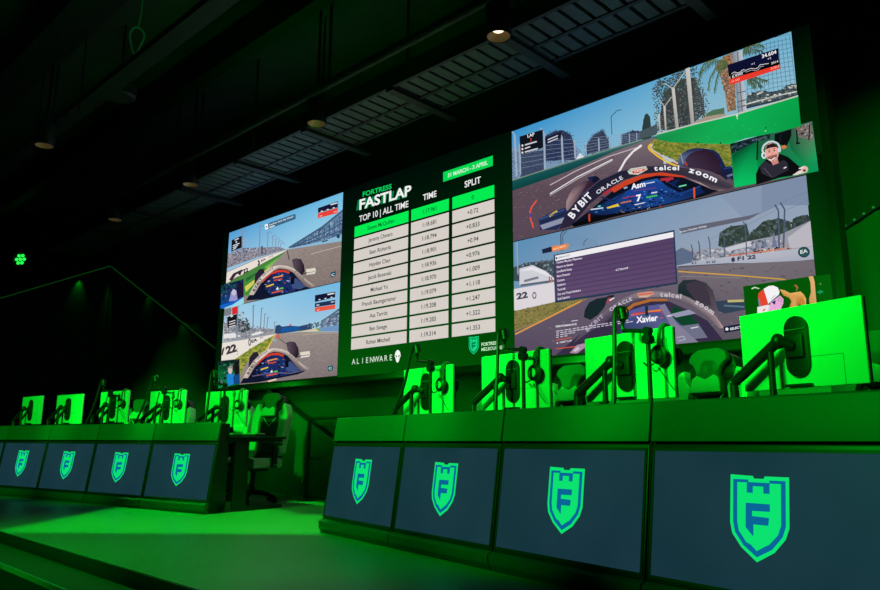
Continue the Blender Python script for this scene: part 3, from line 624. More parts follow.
        p.poly('34 432 38 336 170 316 320 288 316 296 190 370 110 424', (232,224,214)); p.line('38 336 170 316 320 288', 4, (150,150,156)); p.text('22', (60,398), (118,380), 42, (62,58,66), .06); p.poly('38 376 46 362 52 362 42 404 36 404', (62,58,66)); p.text('EA', (196,338), (228,326), 17, (70,66,80), .05); p.oval(186, 334, 7, 20, (80,74,90)); p.oval(186, 334, 3, 11, (232,224,214)); p.text('F1', (244,316), (258,311), 8, (110,104,116), .04)
        for k in range(3): p.line([(120, 366+k*14), (122, 372+k*14)], 4, (140,130,130))
        p.poly('90 432 110 422 190 370 316 296 328 292 262 396 170 440 130 520 134 430', (140,150,52)); p.specks('100 430 190 372 316 298 262 390 170 440 134 500', 140, 8, [(110,134,44), (166,168,70), (96,116,44), (180,160,80)], ar=1.6); p.line('322 292 300 335 262 398', 7, (222,180,84))
        p.poly('450 275 520 262 560 258 570 276', (120,150,60)); p.poly('440 278 540 260 560 274', (214,200,170))
        p.poly('326 290 450 278 664 278 660 520 520 552 300 592 260 420', [(160,146,140), (156,144,138), (150,138,134), (124,112,114), (128,114,116), (128,116,118), (146,134,132)])
        p.specks('330 300 660 284 656 515 530 540 420 420', 700, 2.4, [(138,124,122), (152,138,134), (126,112,112)], ar=3); p.line('330 292 350 302 326 312', 8, (214,96,60)); p.line('310 322 330 320', 12, (130,180,180)); p.line('340 312 395 350', 4, (84,74,80))
        p.line('664 284 560 284 470 296', 2, (196,186,150))
        for a in ((118,310,122,140,8), (204,275,206,135,6), (244,262,250,150,5), (262,262,268,180,4), (278,262,284,200,4), (318,262,320,225,3)): p.line([a[:2], a[2:4]], a[4], (120,132,150)); p.line([(a[2]-3, a[3]+8), (a[2]+10, a[3]-2)], 2.5, (100,120,140))
        p.poly('46 196 48 160 88 146 88 184', (120,126,130)); p.poly('92 148 121 140 121 178 92 188', (214,44,42)); p.poly('66 200 118 182 116 244 68 258', (18,20,24)); p.line('84 196 96 192', 8, (220,220,226))
        for k in range(3): p.line([(76, 226+k*13), (110, 216+k*13)], 5, (214,214,220))
        p.poly('537 82 645 62 645 92 536 118', (20,24,54)); p.poly('536 125 645 106 645 130 536 146', (30,50,84)); p.poly('536 148 645 132 645 154 536 172', (232,88,64)); p.line('604 78 640 71', 7, (230,230,236)); p.line('545 136 560 133', 6, (210,210,220)); p.line('622 120 640 116', 5, (210,210,220)); p.line('548 162 560 160', 4, (250,190,180))
        for k in range(3): p.line([(556+k*32, 106-k*6), (566+k*32, 104-k*6)], 5, (230,230,236))
        p.poly('606 462 634 457 634 484 606 488', (20,84,96)); p.text('C', (611,481), (628,478), 13, (220,235,240), .02)
        dx = -15; dy = -64
    # the same car, seen from the same onboard camera
    Q = lambda s: [(x+dx, y+dy) for x, y in p.parse(s)]
    if top: YB = lambda x: 0
    p.poly(Q('195 530 200 480 222 452 244 448 252 470 240 512 214 545'), (40,34,50))
    p.poly(Q('472 452 522 444 526 462 520 476 474 482'), (222,214,200)); p.line(Q('474 472 522 464'), 3, (90,90,110)); p.line(Q('458 476 480 470'), 6, (60,56,72))
    p.poly(Q('398 400 420 393 446 398 462 428 466 462 452 484 420 470 404 436'), [(70,56,70), (80,66,80), (50,38,52), (40,28,42), (36,26,40), (36,26,40), (60,46,60), (90,76,88)])
    p.poly(Q('150 620 200 540 262 470 330 445 400 462 460 520 516 545 460 570 330 596 250 612'), (16,22,44))
    p.poly(Q('250 545 300 470 345 460 385 480 440 545 400 575 280 590'), (24,44,96))
    p.specks(Q('215 585 270 500 330 470 390 490 450 545 400 570 280 592'), 60, 5, [(20,60,140), (40,90,170), (30,50,110), (70,100,160), (160,170,200), (12,16,34), (10,14,30), (150,70,60)], ar=1.8)
    p.line(Q('236 520 258 496 285 474 320 462 352 460 384 470'), 12, (206,62,44)); p.line(Q('320 470 322 500'), 5, (20,24,40))
    for k, (a, c) in enumerate((('296 498 350 486', (230,150,80)), ('300 512 345 503', (200,70,60)), ('260 545 300 532', (230,196,60)), ('330 556 352 552', (96,200,80)), ('290 578 350 566', (214,84,60)))): p.line(Q(a), 7, c)
    p.text('4', tuple(Q('312 566')[0]), tuple(Q('326 563')[0]), 18, (240,240,246), .03)
    p.poly(Q('384 510 420 500 470 545 440 560 400 552'), (60,80,130)); p.poly(Q('390 500 410 494 410 530 392 534'), (12,14,20))
    ho = Q('166 590 190 545 222 498 268 452 300 436 332 430 372 434 408 448 440 475 478 512 522 540')
    hi = Q('504 553 470 545 436 508 404 470 370 453 332 449 298 460 262 490 232 528 205 570 192 590')
    n_ = len(ho)
    p.poly(ho + hi, [(196,180,170), (222,208,196), (188,172,164), (206,190,180), (232,220,206), (220,206,194), (196,180,172), (214,200,188), (180,164,156), (206,190,180), (160,144,140)] + [(120,104,106), (104,92,98), (116,102,104), (132,118,116), (138,124,120), (134,120,118), (126,112,112), (120,106,108), (130,114,116), (160,144,140), (190,172,164)])
    p.arctext('BYBIT', [(x+dx, y+dy) for x, y in ((196,572), (216,536), (240,500))], 13, (60,50,60), .03); p.arctext('ORACLE', [(x+dx, y+dy) for x, y in ((244,492), (270,466), (300,448))], 9, (80,70,80), .02); p.arctext('zoom', [(x+dx, y+dy) for x, y in ((412,464), (436,484), (462,510))], 12, (90,80,90), .02)
    if not top: p.line(Q('215 580 330 560 420 565 500 545'), 5, (100,96,130)); p.line(Q('300 608 345 596'), 9, (226,206,180))
    p.build('race_picture', led)['label'] = 'upper left race picture looking down the pit straight' if top else 'lower left race picture with green verge beside the white wall'

# --- driver camera pictures laid over the race views
p = Pic(); p.y = -.006; p.view(720, 110, 6.555)
p.poly('68 224 607 75 648 402 98 512', [(8,70,44), (60,110,90), (10,150,84), (6,176,92)]); p.poly('85 300 245 190 250 330 240 480 100 505', [(4,74,40), (6,90,52), (12,140,78), (10,190,96), (10,196,100)])
p.poly('70 225 330 150 330 190 240 210 160 250 80 290', (20,40,44)); p.specks('75 230 320 160 320 185 230 205 85 285', 60, 9, [(10,20,26), (50,70,90), (90,110,130), (20,60,50)])
p.poly('430 130 600 85 640 330 560 360 470 260', [(10,90,60), (96,110,100), (14,160,90), (10,140,76), (8,104,60)]); p.poly('500 120 600 84 616 210 580 190 520 180', (120,112,104)); p.specks('500 115 604 84 614 180 520 170', 40, 10, [(30,40,50), (60,60,70), (150,150,150), (120,80,70)])
p.poly('360 160 470 128 470 170 440 240 400 230 360 210', (10,16,18)); p.oval(422, 245, 18, 12, (210,120,70), -20); p.line('505 130 510 225', 10, (18,24,26)); p.line('590 100 585 200', 8, (18,24,26)); p.line('500 222 526 218', 12, (18,24,26)); p.line('400 160 395 225', 8, (20,30,34)); p.line('250 200 245 330', 10, (14,26,26)); p.line('250 196 312 178', 14, (60,84,84))
p.poly('240 492 238 420 262 370 300 330 400 290 450 310 520 370 540 400 480 432 400 444', (14,15,18)); p.poly('278 420 262 372 300 335 340 360 420 330 446 345 452 395 400 420 350 450', (44,42,54)); p.poly('410 300 520 370 546 380 520 405 470 395 440 340', (10,12,14)); p.line('290 380 340 440', 4, (90,86,100))
p.poly('330 330 380 320 388 350 350 364', (200,132,124)); p.oval(342, 280, 44, 62, (232,166,154), -8); p.poly('300 262 312 232 345 220 376 232 384 258 372 244 330 250', (40,28,30)); p.poly('310 310 340 300 378 290 376 312 352 338 326 336', (150,96,90)); p.line('322 326 340 332 366 314', 7, (245,235,230)); p.oval(326, 276, 6, 4, (60,40,40)); p.oval(358, 268, 6, 4, (60,40,40)); p.line('343 275 347 297', 4, (206,136,124)); p.line('318 266 334 262', 4, (70,44,40)); p.line('350 258 366 254', 4, (70,44,40))
p.line('288 290 280 262 290 234 318 212 350 208 380 220 396 248', 12, (208,214,222)); p.oval(290, 300, 16, 22, (222,228,234), -10); p.oval(392, 262, 11, 18, (200,206,214)); p.oval(292, 300, 8, 12, (120,124,134))
p.line('420 384 438 376', 8, (226,226,230)); p.poly('476 430 520 400 560 392 576 408 500 428', (228,214,208)); p.oval(556, 390, 24, 22, (226,184,170)); p.line('520 386 548 378', 7, (240,240,240)); p.oval(556, 398, 10, 8, (90,60,60))
p.build('webcam_picture', led)['label'] = 'camera picture of a smiling bearded person in white headphones'
p = Pic(); p.y = -.006; p.view(735, 265, 8.8)
p.poly('75 190 724 93 760 330 760 420 100 470', (4,84,8)); p.poly('720 100 840 80 870 330 745 330', (4,92,10))
p.poly('200 440 204 370 300 350 410 385 400 470 200 470', (222,216,220)); p.poly('300 420 316 330 400 270 430 300 428 340 412 376 380 410 330 425', (232,170,216)); p.poly('400 290 412 282 422 330 402 340', (214,150,190)); p.oval(384, 312, 5, 4, (60,40,90)); p.line('384 300 400 292', 4, (90,60,90)); p.line('404 356 416 350', 5, (190,110,150))
p.poly('255 212 300 186 340 182 380 200 396 236 390 262 320 320 296 345', (244,242,246)); p.poly('206 300 210 250 252 215 275 270 298 348 240 372 216 360', (226,70,48)); p.poly('206 300 216 296 232 362 214 364', (120,130,140)); p.poly('200 372 300 350 290 420 200 440', (236,228,230)); p.line('248 408 270 388', 10, (216,60,60)); p.poly('325 330 362 310 356 352', (40,44,96)); p.line('320 302 358 268', 6, (170,170,195))
p.poly('396 214 440 224 490 250 540 240 580 234 610 262 630 300 628 350 580 352 600 300 560 330 556 372 480 380 500 320 480 290 430 268', [(226,172,96)]*8 + [(200,140,70)]*9); p.poly('560 350 580 290 612 310 620 345', (196,130,60)); p.poly('500 376 506 300 540 280 540 366', (214,160,90)); p.poly('520 178 546 176 562 200 550 224 536 226 548 204', (160,104,62))
p.poly('650 104 690 98 704 150 712 240 722 340 660 348 656 300 672 240 668 160', [(214,166,110), (226,180,120), (226,180,120), (220,172,112), (206,156,96), (196,146,84), (214,164,104), (220,172,112), (214,166,108)])
p.poly('720 240 756 222 786 236 752 256', (20,150,84)); p.oval(755, 168, 6, 5, (170,160,80)); p.poly('148 205 178 192 220 206 214 214 180 204 152 216', (190,225,190))
p.build('webcam_picture', led)['label'] = 'camera picture of a person in a red and white cap'
p = Pic(); p.y = -.006; p.view(215, 270, 9.83)
p.poly('66 152 285 90 287 268 180 330 62 378', [(16,50,56), (20,26,60), (60,60,110), (20,60,140), (14,70,150)]); p.specks('70 155 280 98 284 250 150 300 66 330', 110, 14, [(10,16,36), (30,60,80), (60,64,120), (20,90,80), (90,90,140), (16,24,50)])
p.poly('150 310 160 220 185 195 215 200 225 260 230 300', (140,140,190)); p.oval(190, 222, 22, 32, (196,190,214)); p.poly('225 290 215 160 260 120 284 150 284 262', (30,22,50)); p.poly('160 240 140 310 230 300 222 262', (150,150,200))
p.poly('56 348 180 312 287 262 287 290 180 344 60 382', (20,100,200)); p.poly('75 382 180 340 287 268 288 330 228 352 150 366', (150,214,232))
p.build('webcam_picture', led)['label'] = 'small dark blue camera picture over the upper left race picture'
p = Pic(); p.y = -.006; p.view(215, 280, 5.3615)
p.poly('18 436 134 424 136 560 20 582', [(10,40,34), (16,30,30), (10,90,50), (6,150,60)]); p.specks('20 438 132 428 132 540 22 570', 90, 9, [(10,20,24), (20,70,50), (30,50,50), (90,110,120), (8,110,60)])
p.poly('66 568 66 510 84 494 104 508 112 556', (30,130,206)); p.oval(84, 484, 12, 20, (206,186,180)); p.poly('72 474 80 460 96 462 98 474', (150,140,130)); p.poly('106 440 128 432 134 500 120 540 108 500', (26,20,24)); p.poly('100 520 134 500 136 552 104 560', (24,70,130))
p.build('webcam_picture', led)['label'] = 'small green camera picture of a person in a blue shirt'

# ------------------------------------------------------------------ room shell (E frame: X along the LED wall, y behind it)
def wallbox(name, X0, X1, y0, y1, z0, z1, m):
    b = MB(); b.box(((X0+X1)/2, (y0+y1)/2, (z0+z1)/2), (X1-X0, y1-y0, z1-z0)); o = b.build(name, m); frame_obj(o, 'E'); return struct(o)
wallbox('wall_back', -14, 13, .42, .95, -.36, 4.3, 'wall')
wallbox('wall_left', -14.2, -14, -12, .95, -.36, 4.3, 'wall')
wallbox('wall_right', 13, 13.2, -12, .95, -.36, 4.3, 'wall')
wallbox('ceiling', -14.2, 13.2, -12, .95, 4.3, 4.5, 'ceiling')
wallbox('floor', -14.2, 13.2, -12, .95, -.75, -.354, 'hall')
# stage platform; its front edge runs along the measured line
e0, e1 = at_z(0, 530.7, 0), at_z(200, 590, 0)
ed = (e1-e0).normalized(); en = Vector((-ed.y, ed.x, 0))        # en points away from the audience
if en.y < 0: en = -en
def edge(t, off, z): return e0 + ed*t + en*off + Vector((0, 0, z))
def quadslab(name, a, b, c, d, z0, z1, m, extra=None):
    s = MB(); s.prism([(p.x, p.y) for p in (a, b, c, d)], z0, z1, 'z'); return s.build(name, m, smooth=False)
dx, nE, O = axes('E')
def Ept(X, y): return O + (dx*X + nE*y)*KE
pA, pB = edge(-9, 0, 0), edge(6.5, 0, 0)
st = quadslab('floor', pA, pB, Ept(12.9, -3.0), Ept(12.9, .74), 0-.06, 0, 'floor')
bpy.data.objects.remove(st)
s = MB(); s.prism([(p.x, p.y) for p in (pA, pB, Ept(12.9, -2.2), Ept(12.9, .74), Ept(-13.5, .74))], -.05, 0, 'z')
struct(s.build('floor', 'floor', smooth=False)).name = 'floor_stage'
rz_e = math.atan2(ed.y, ed.x)
def along(name, m, t0, t1, off0, off1, z0, z1, bev=0.):
    c = edge((t0+t1)/2, 0, 0); b = MB(); b.box((0, (off0+off1)/2, (z0+z1)/2), (t1-t0, off1-off0, z1-z0), bev=bev)
    o = b.build(name, m); o.location = (c.x, c.y, 0); o.rotation_euler = (0, 0, rz_e); return o
sgn = 1 if (Matrix.Rotation(rz_e, 3, 'Z') @ Vector((0, 1, 0))).dot(en) > 0 else -1
struct(along('trim_1', 'black', -9, 6.5, -.012*sgn, -.002*sgn, -.6, -.003))
# stage nosing strips, metal step rail in front of the stage
for i, (t0, t1) in enumerate(((-.12, .55), (.75, .95), (1.25, 2.6))):
    pass
rail = empty('step_rail', (0,0,0)); q0 = at_z(0, 543, -.06); q1 = at_z(136, 590, -.06); qd = (q1-q0).normalized()
rail.location = (q0.x, q0.y, -.6); rail.rotation_euler = (0, 0, math.atan2(qd.y, qd.x))
tag(rail, 'long green lit metal step rail along the foot of the stage front', 'step')
MB().box((.6, -.12, .53), (9.4, .24, .02)).build('tread', 'plinth', rail)
MB().box((.6, -.245, .53), (9.4, .012, .026)).build('nosing', 'edge', rail)
MB().box((.6, -.20, .26), (9.4, .03, .52)).build('riser', 'black', rail)
lb = at_z(4, 561.5, -.42)
lt = empty('light_bar', (lb.x, lb.y, -.6), math.radians(40))
tag(lt, 'short glowing green light bar at the left edge before the stage', 'light')
MB().box((0, 0, .09), (.20, .05, .18), bev=.006).build('housing', 'black', lt); MB().box((-.02, 0, .186), (.16, .03, .012)).build('lamp', 'green_on', lt)

# folded backdrop panels with diagonal light strips
bd = MB()
bd.prism([(-3.95, .127), (2.75, .127), (-3.95, 3.24)], .30, .36, 'y'); o = bd.build('trim_2', 'panel', smooth=False); frame_obj(o, 'E'); struct(o)
bd = MB(); bd.prism([(2.8, .127), (12.9, .127), (12.9, 4.2), (10.9, 4.2)], .30, .36, 'y'); o = bd.build('trim_3', 'perf', smooth=False); frame_obj(o, 'E'); struct(o)
P0 = Vector((-3.95, .33, 0)); P1 = Vector((-9.4, -2.2, 0))
def leftpanel():
    b = MB(); h0, h1 = 3.24, 2.2
    d = (P1-P0).normalized(); n2 = Vector((-d.y, d.x, 0))*.05
    vs = [P0, P1]; zf = Vector((0, 0, .127)); A = [P0+zf, P1+zf, P1+Vector((0,0,h1)), P0+Vector((0,0,h0))]
    b.face(A); b.face([a+n2 for a in A][::-1])
    for i in range(4): b.face([A[i], A[i]+n2, A[(i+1) % 4]+n2, A[(i+1) % 4]])
    o = b.build('trim_4', 'panel', smooth=False); frame_obj(o, 'E'); return struct(o)
leftpanel()
def strip(name, a, b, label, dots, off=-.02):
    r = frame_obj(empty(name, (0,0,0)), 'E'); tag(r, label, 'light strip', 'light strips on the backdrop')
    a = Vector(a) ; b = Vector(b)
    MB().tube([a, b], .009, 6).build('channel', 'strip', r)
    if dots:
        m = MB(); n = int((b-a).length/.055)
        for i in range(n): (a.lerp(b, (i+.5)/n).x > 5.9) and m.sphere(a.lerp(b, (i+.5)/n)+Vector((0, -.012, 0)), (.014, .014, .014), 6)
        tag(m.build('led_dots', 'strip_dot', r), kind='stuff')
    return r
strip('light_strip', (-3.95, .28, 3.25), (2.72, .28, .15), 'long thin green light strip running diagonally down behind the left half of the video wall', False)
strip('light_strip', (2.86, .28, .16), (10.6, .28, 4.05), 'dotted green light strip climbing to the right of the video wall', True)
strip('light_strip', (P0.x-.02, P0.y-.06, 3.25), (P1.x, P1.y-.06, 2.21), 'thin green light strip falling to the left from the backdrop peak', False)

# barrier behind the desks
rl = frame_obj(empty('barrier_rail', (0,0,0)), 'B', 0, .95, 0); tag(rl, 'black metal barrier rail standing under the video wall', 'railing')
for z in (.895, .46, .05): MB().box((1.6, 0, z), (2.6, .03, .03)).build('rail', 'black_metal', rl)
for x in (.35, 1.0, 1.65, 2.3, 2.86): MB().box((x, 0, .455), (.032, .034, .88)).build('post', 'black_metal', rl); MB().box((x, 0, .008), (.09, .2, .016)).build('foot', 'black_metal', rl)

# ------------------------------------------------------------------ ceiling
gr = frame_obj(empty('ceiling_grille', (0,0,0)), 'E', 0, 0, 3.2); tag(gr, 'long suspended metal ceiling grille hanging above the video wall', 'ceiling grille')
for (y0, y1) in ((-.755, -.515), (-.485, -.28)):
    m = MB()
    for i in range(112):
        x = -3.4 + i*.11; m.box((x, (y0+y1)/2, .012), (.082, y1-y0, .02))
    m.box((2.7, (y0+y1)/2, .05), (12.4, y1-y0, .012)); m.build('ribbed_panel', 'grille', gr)
for y in (-.77, -.5, -.265): MB().box((2.7, y, .02), (12.4, .03, .05)).build('rail', 'pipe', gr)
for k in range(-4, 6): MB().box((.30+k*1.065+.04, -.42, -.012), (.07, .72, .035)).build('strut', 'pipe', gr)
for k in range(-3, 6): MB().cyl((.30+k*1.065+.04, -.6, .04), (.30+k*1.065+.04, -.6, 1.1), .01, seg=8).build('hanger_rod', 'pipe', gr)
pipe = frame_obj(empty('lamp_track', (0,0,0)), 'E', 0, 0, 3.36); tag(pipe, 'dark lighting track pipe running beside the ceiling grille', 'pipe')
MB().cyl((-4, -.93, 0), (8.6, -.93, 0), .035).build('pipe_run', 'pipe', pipe)
for x in (-2, .5, 3, 5.5, 8): MB().cyl((x, -.93, 0), (x, -.93, .94), .012, seg=8).build('hanger_rod', 'pipe', pipe)
def ceiling_beam(name, X0, X1, y, z, d, label, cat):
    o = MB().box((0, 0, 0), (X1-X0, d[0], d[1])).build(name, 'pipe'); frame_obj(o, 'E', (X0+X1)/2, y, z); return tag(o, label, cat)
b = ceiling_beam('ceiling_beam', -8, 12.9, -2.28, 4.12, (.3, .36), 'broad dark ceiling beam crossing the upper left of the room', 'beam')
b = ceiling_beam('ceiling_beam', -8, 12.9, -1.05, 4.14, (.12, .32), 'narrow dark ceiling beam above the downlight row', 'beam')
b = ceiling_beam('cable_tray', -8, 12.9, -1.98, 3.5, (.14, .05), 'slim cable tray hung below the broad ceiling beam', 'cable tray')
for x in (-6, -3, 0, 3, 6):
    h = MB().cyl((0, 0, 0), (0, 0, .8), .01, seg=8).build('hanger_rod', 'pipe'); h.parent = b; h.location = (x-2.45+.1, 0, .02)
def downlight(px, py, z, lit, label, s=1.):
    P = atE(px, py, z); r = empty('downlight', P); r.scale = (KE,)*3; tag(r, label, 'downlight', 'ceiling downlights')
    MB().lathe([(.075*s, 0), (.08*s, .01), (.08*s, .21*s), (.02, .215*s)], 24, None, False).build('housing', 'black', r)
    MB().lathe([(.072*s, .004), (.05*s, .03), (.03*s, .05)], 24, None, False).build('reflector', 'lens_dim', r)
    MB().cyl((0, 0, .045), (0, 0, .052), .034*s).build('bulb', 'lens_on' if lit else 'lens_dim', r)
    MB().cyl((0, 0, .2*s), (0, 0, 4.3-z), .012, seg=8).build('stem', 'black', r)
    return r
downlight(498.5, 37, 3.12, True, 'lit black cylinder downlight near the top centre of the picture')
downlight(316.5, 124, 3.15, False, 'unlit cylinder downlight second from the lit one, above the leaderboard side')
downlight(190.5, 185, 3.15, False, 'unlit cylinder downlight at the near end of the grille above the upper left race view')
downlight(115, 220, 3.15, False, 'small unlit cylinder downlight at the far end of the ceiling grille')
downlight(44, 146, 3.15, False, 'unlit cylinder downlight alone at the far left under the broad beam')
P = atE(119, 98, 3.6); r = empty('ceiling_speaker', P); r.scale = (KE,)*3; P = at_z(119, 98, 3.6); tag(r, 'round dark ceiling speaker hanging in the upper left', 'speaker')
MB().lathe([(.02, .0), (.12, .0), (.14, .02), (.14, .10), (.06, .16)], 24).build('shell', 'pipe', r); MB().cyl((0,0,.15),(0,0,4.3-P.z),.01,seg=8).build('stem', 'black', r)
P = atE(137, 38, 3.7); r = empty('cable_coil', P); r.scale = (KE,)*3; P = at_z(137, 38, 3.7); tag(r, 'small green lit cable coil hanging from the broad ceiling beam', 'cable')
MB().tube([(.05*math.cos(a)*(1+.1*math.sin(3*a)), .02*math.sin(a*2), .11*math.sin(a)-.02) for a in [i*2*PI/20 for i in range(41)]], .008, 6).build('loop', 'cable', r)
MB().tube([(0, 0, .08), (.02, 0, .25), (-.01, .02, 4.3-P.z)], .006, 6, 1).build('tail', 'cable', r)
for (px, py, z0) in ((80, 95, 3.5), (38, 120, 3.5)):
    P = atE(px, py, z0); o = MB().tube([(0,0,-.15), (.01,0,.2), (0,0,4.3-z0)], .007, 6, 1).build('hanging_cable', 'pipe'); o.location = P; o.scale = (KE,)*3
    tag(o, 'thin dark cable hanging from the ceiling beam, %s of two' % ('right' if px > 60 else 'left'), 'cable', 'hanging cables')
# stage lights at the far left
P = atE(21, 259.5, 3.5); r = empty('par_light', P); r.scale = (KE,)*3; P = at_z(21, 259.5, 3.5); r.rotation_euler = (0, 0, math.radians(-10)); tag(r, 'round green stage light with a ring of glowing lamps at far left', 'stage light')
Mx = Matrix.Rotation(PI/2, 4, 'X')
MB().lathe([(.09, -.16), (.125, -.10), (.125, .03), (.118, .03), (.115, .0), (.0001, .0)], 24, Mx).build('housing', 'black', r)
for i in range(7):
    a = i*PI/3; rr = 0 if i == 6 else .068
    MB().cyl((rr*math.cos(a), -.005, rr*math.sin(a)), (rr*math.cos(a), -.02, rr*math.sin(a)), .026, seg=12).build('lamp', 'green_on', r)
MB().tube([(-.135, .05, 0), (-.135, .05, .18), (.135, .05, .18), (.135, .05, 0)], .012, 8).build('yoke', 'black_metal', r); MB().cyl((0, .05, .18), (0, .05, 4.3-P.z), .015, seg=8).build('stem', 'black_metal', r)
P = atE(57, 268, 3.35); r = empty('moving_head_light', P); r.scale = (KE,)*3; P = at_z(57, 268, 3.35); tag(r, 'dark moving head stage light hanging beside the green one', 'stage light')
MB().box((0, 0, .0), (.22, .2, .26), bev=.05).build('head', 'black', r); MB().box((0, 0, .27), (.36, .26, .12), bev=.02).build('base', 'black', r)
for s_ in (-1, 1): MB().box((.15*s_, 0, .1), (.05, .1, .3), bev=.015).build('yoke_arm', 'black', r)
MB().cyl((0, 0, .32), (0, 0, 4.3-P.z), .02, seg=8).build('clamp', 'black_metal', r)

# ------------------------------------------------------------------ gaming desks with front displays
MW = .9878
ZD = .69     # table surface
def make_desk():
    d = empty('gaming_desk', (0,0,0)); h = MW/2 - .005
    MB().prism([(.008, 0), (-.014, .035), (-.016, .08), (.012, .094), (.28, .094), (.28, 0)], -h, h, 'x', .004).build('plinth', 'plinth', d)
    sl = (.0881-.0179)/(.6333-.1097)
    def pl(z, o=0): return .0179 + (z-.1097)*sl + o
    fd = MB().prism([(pl(.096), .096), (pl(.632), .632), (pl(.632)+.06, .632), (pl(.096)+.06, .096)], -h+.004, h-.004, 'x', .004).build('front_display', 'black', d)
    X, z0, z1 = h-.022, .121, .606
    b = MB(); N = 1
    b.face([(-X, pl(z0)-.003, z0), (X, pl(z0)-.003, z0), (X, pl(z1)-.003, z1), (-X, pl(z1)-.003, z1)]); b.build('screen', 'display', fd, smooth=False)
    b = MB(); t = .012
    for (xa, xb, za, zb) in ((-X-t, X+t, z1, z1+t), (-X-t, X+t, z0-t, z0), (-X-t, -X, z0, z1), (X, X+t, z0, z1)):
        b.prism([(pl(za)-.006, za), (pl(zb)-.006, zb), (pl(zb), zb), (pl(za), za)], xa, xb, 'x')
    b.build('bezel', 'black', fd)
    lay = [.0042]; bm_ = {}
    def add(poly, c):
        lay[0] += .0006
        b = MB(); b.face([(x, pl(z)-lay[0], z) for x, z in poly]); bm_.setdefault(c, []).append(b)
    shield(add, .232, .298, .008, .226)
    em = None
    for c, L_ in bm_.items():
        m = MB()
        for b in L_:
            for f in b.bm.faces: m.face([v.co for v in f.verts])
        m.build('emblem' if c == 'g' else 'emblem_outline', 'emb_g' if c == 'g' else 'emb_b', fd, smooth=False)
    MB().prism([(.080, .645), (.1060, .806), (.112, .8122), (.17, .8122), (.17, .645)], -h+.002, h-.002, 'x', .003).build('fascia', 'fascia', d)
    MB().prism([(.11, .62), (.11, .66), (.17, .66), (.17, .62)], -h+.002, h-.002, 'x').build('shadow_gap', 'black', d)
    for s_ in (-1, 1):
        MB().prism([(.03, .094), (.0881+.012, .633), (.118, .80), (.215, .80), (.215, 0), (.03, 0)], s_*h, s_*(h-.012), 'x').build('side_panel', 'black', d)
    MB().prism([(.17, .665), (.17, ZD), (.93, ZD), (.93, .665)], -h, h, 'x', .004).build('tabletop', 'black', d)
    for s_ in (-1, 1):
        x = s_*(h-.045)
        lg = MB().box((x, .39, .345), (.06, .17, .62), bev=.006).build('leg', 'black_metal', d)
        MB().box((x, .56, .65), (.06, .68, .028)).build('leg_bracket', 'black_metal', lg); MB().box((x, .55, .02), (.07, .74, .04), bev=.008).build('foot', 'black_metal', lg)
    MB().box((0, .40, .56), (MW-.15, .02, .12)).build('back_rail', 'black_metal', d)
    return d
rowR = [(i+.5)*MW for i in range(4)] + [4.5*MW]
rowL = [-(i+.5)*MW for i in range(6)]
LR = ['near row desk at its left end, its side panel open to the stage floor', 'near row desk second from its left end, with a shield display',
      'near row desk third from its left end, with a shield display', 'biggest desk, at the right of the near row, with the largest shield display', 'near row desk cut off by the right edge of the picture']
LL = ['far row desk at its right end beside the white and black chair', 'far row desk second from the chair end, with a paler shield display', 'far row desk third from the chair end, with a shield display',
      'far row desk fourth from the chair end, with a narrow looking shield display', 'far row desk cut off by the left edge, only its display edge in view', 'far row desk beyond the left edge']
proto = make_desk(); first = True
desks = {}
for k, xs, lab in (('R', rowR[:4], LR), ('L', rowL[:5], LL)):
    for i, X in enumerate(xs):
        o = proto if first else copy_tree(proto); first = False
        frame_obj(o, k, X); tag(o, lab[i], 'desk', 'desks with shield displays'); desks[k, i] = o

# ------------------------------------------------------------------ monitors on arms
def stadium(w, h, n=10):
    r = w/2; P_ = [(r*math.cos(a), h/2-r+r*math.sin(a)) for a in [PI*i/n for i in range(n+1)]]
    return P_ + [(-x, -z) for x, z in P_]
MONW, MONH = .61, .36
def make_monitor():
    r = empty('gaming_monitor', (0,0,0))       # origin on the table under the panel centre; panel centre at z = H0
    H0 = .32
    MB().box((0, 0, H0), (MONW, .022, MONH), bev=.006).build('back_shell', 'white', r)
    MB().box((0, .0145, H0), (MONW-.004, .008, MONH-.004)).build('screen', 'black', r)
    m = MB(); 
    for (c, d) in (((.11, -.0115, H0-.05), (.19, .001, .0022)), ((.205, -.0115, H0-.115), (.0022, .001, .13))): m.box(c, d)
    m.build('seam', 'grey', r)
    pl_ = MB().prism([(x, z+H0-.0) for x, z in stadium(.115, .27)], -.011, -.028, 'y', .003).build('stand_plate', 'black', r)
    MB().box((0, -.036, H0+.0), (.085, .022, .10), bev=.006).build('mount_block', 'black', pl_)
    MB().box((0, -.029, H0+.075), (.10, .004, .004)).build('plate_seam', 'grey', pl_)
    A = Vector((-.045, -.085, H0+.02)); B = Vector((-.285, -.10, H0-.125))
    ar = MB().tube([A, B], .022, 12).build('support_arm', 'black_metal', r)
    MB().sphere(A, (.062, .062, .062), 12).build('arm_joint', 'black_metal', ar)
    MB().cyl(B, (B.x, B.y, .01), .020, seg=14).build('arm_post', 'black_metal', ar)
    MB().box((B.x+.03, B.y+.005, .008), (.2, .09, .016), bev=.004).build('arm_base', 'black_metal', ar)
    MB().cyl((-.085, -.09, 0), (-.085, -.09, H0), .015, seg=12).build('brace_post', 'black_metal', ar)
    MB().tube([A, (-.02, -.065, H0+.01), (0, -.045, H0)], .02, 10).build('swivel', 'black_metal', ar)
    MB().box((0, -.03, H0-.17), (.12, .03, .012), bev=.003).build('cable_clip', 'black', r)
    return r
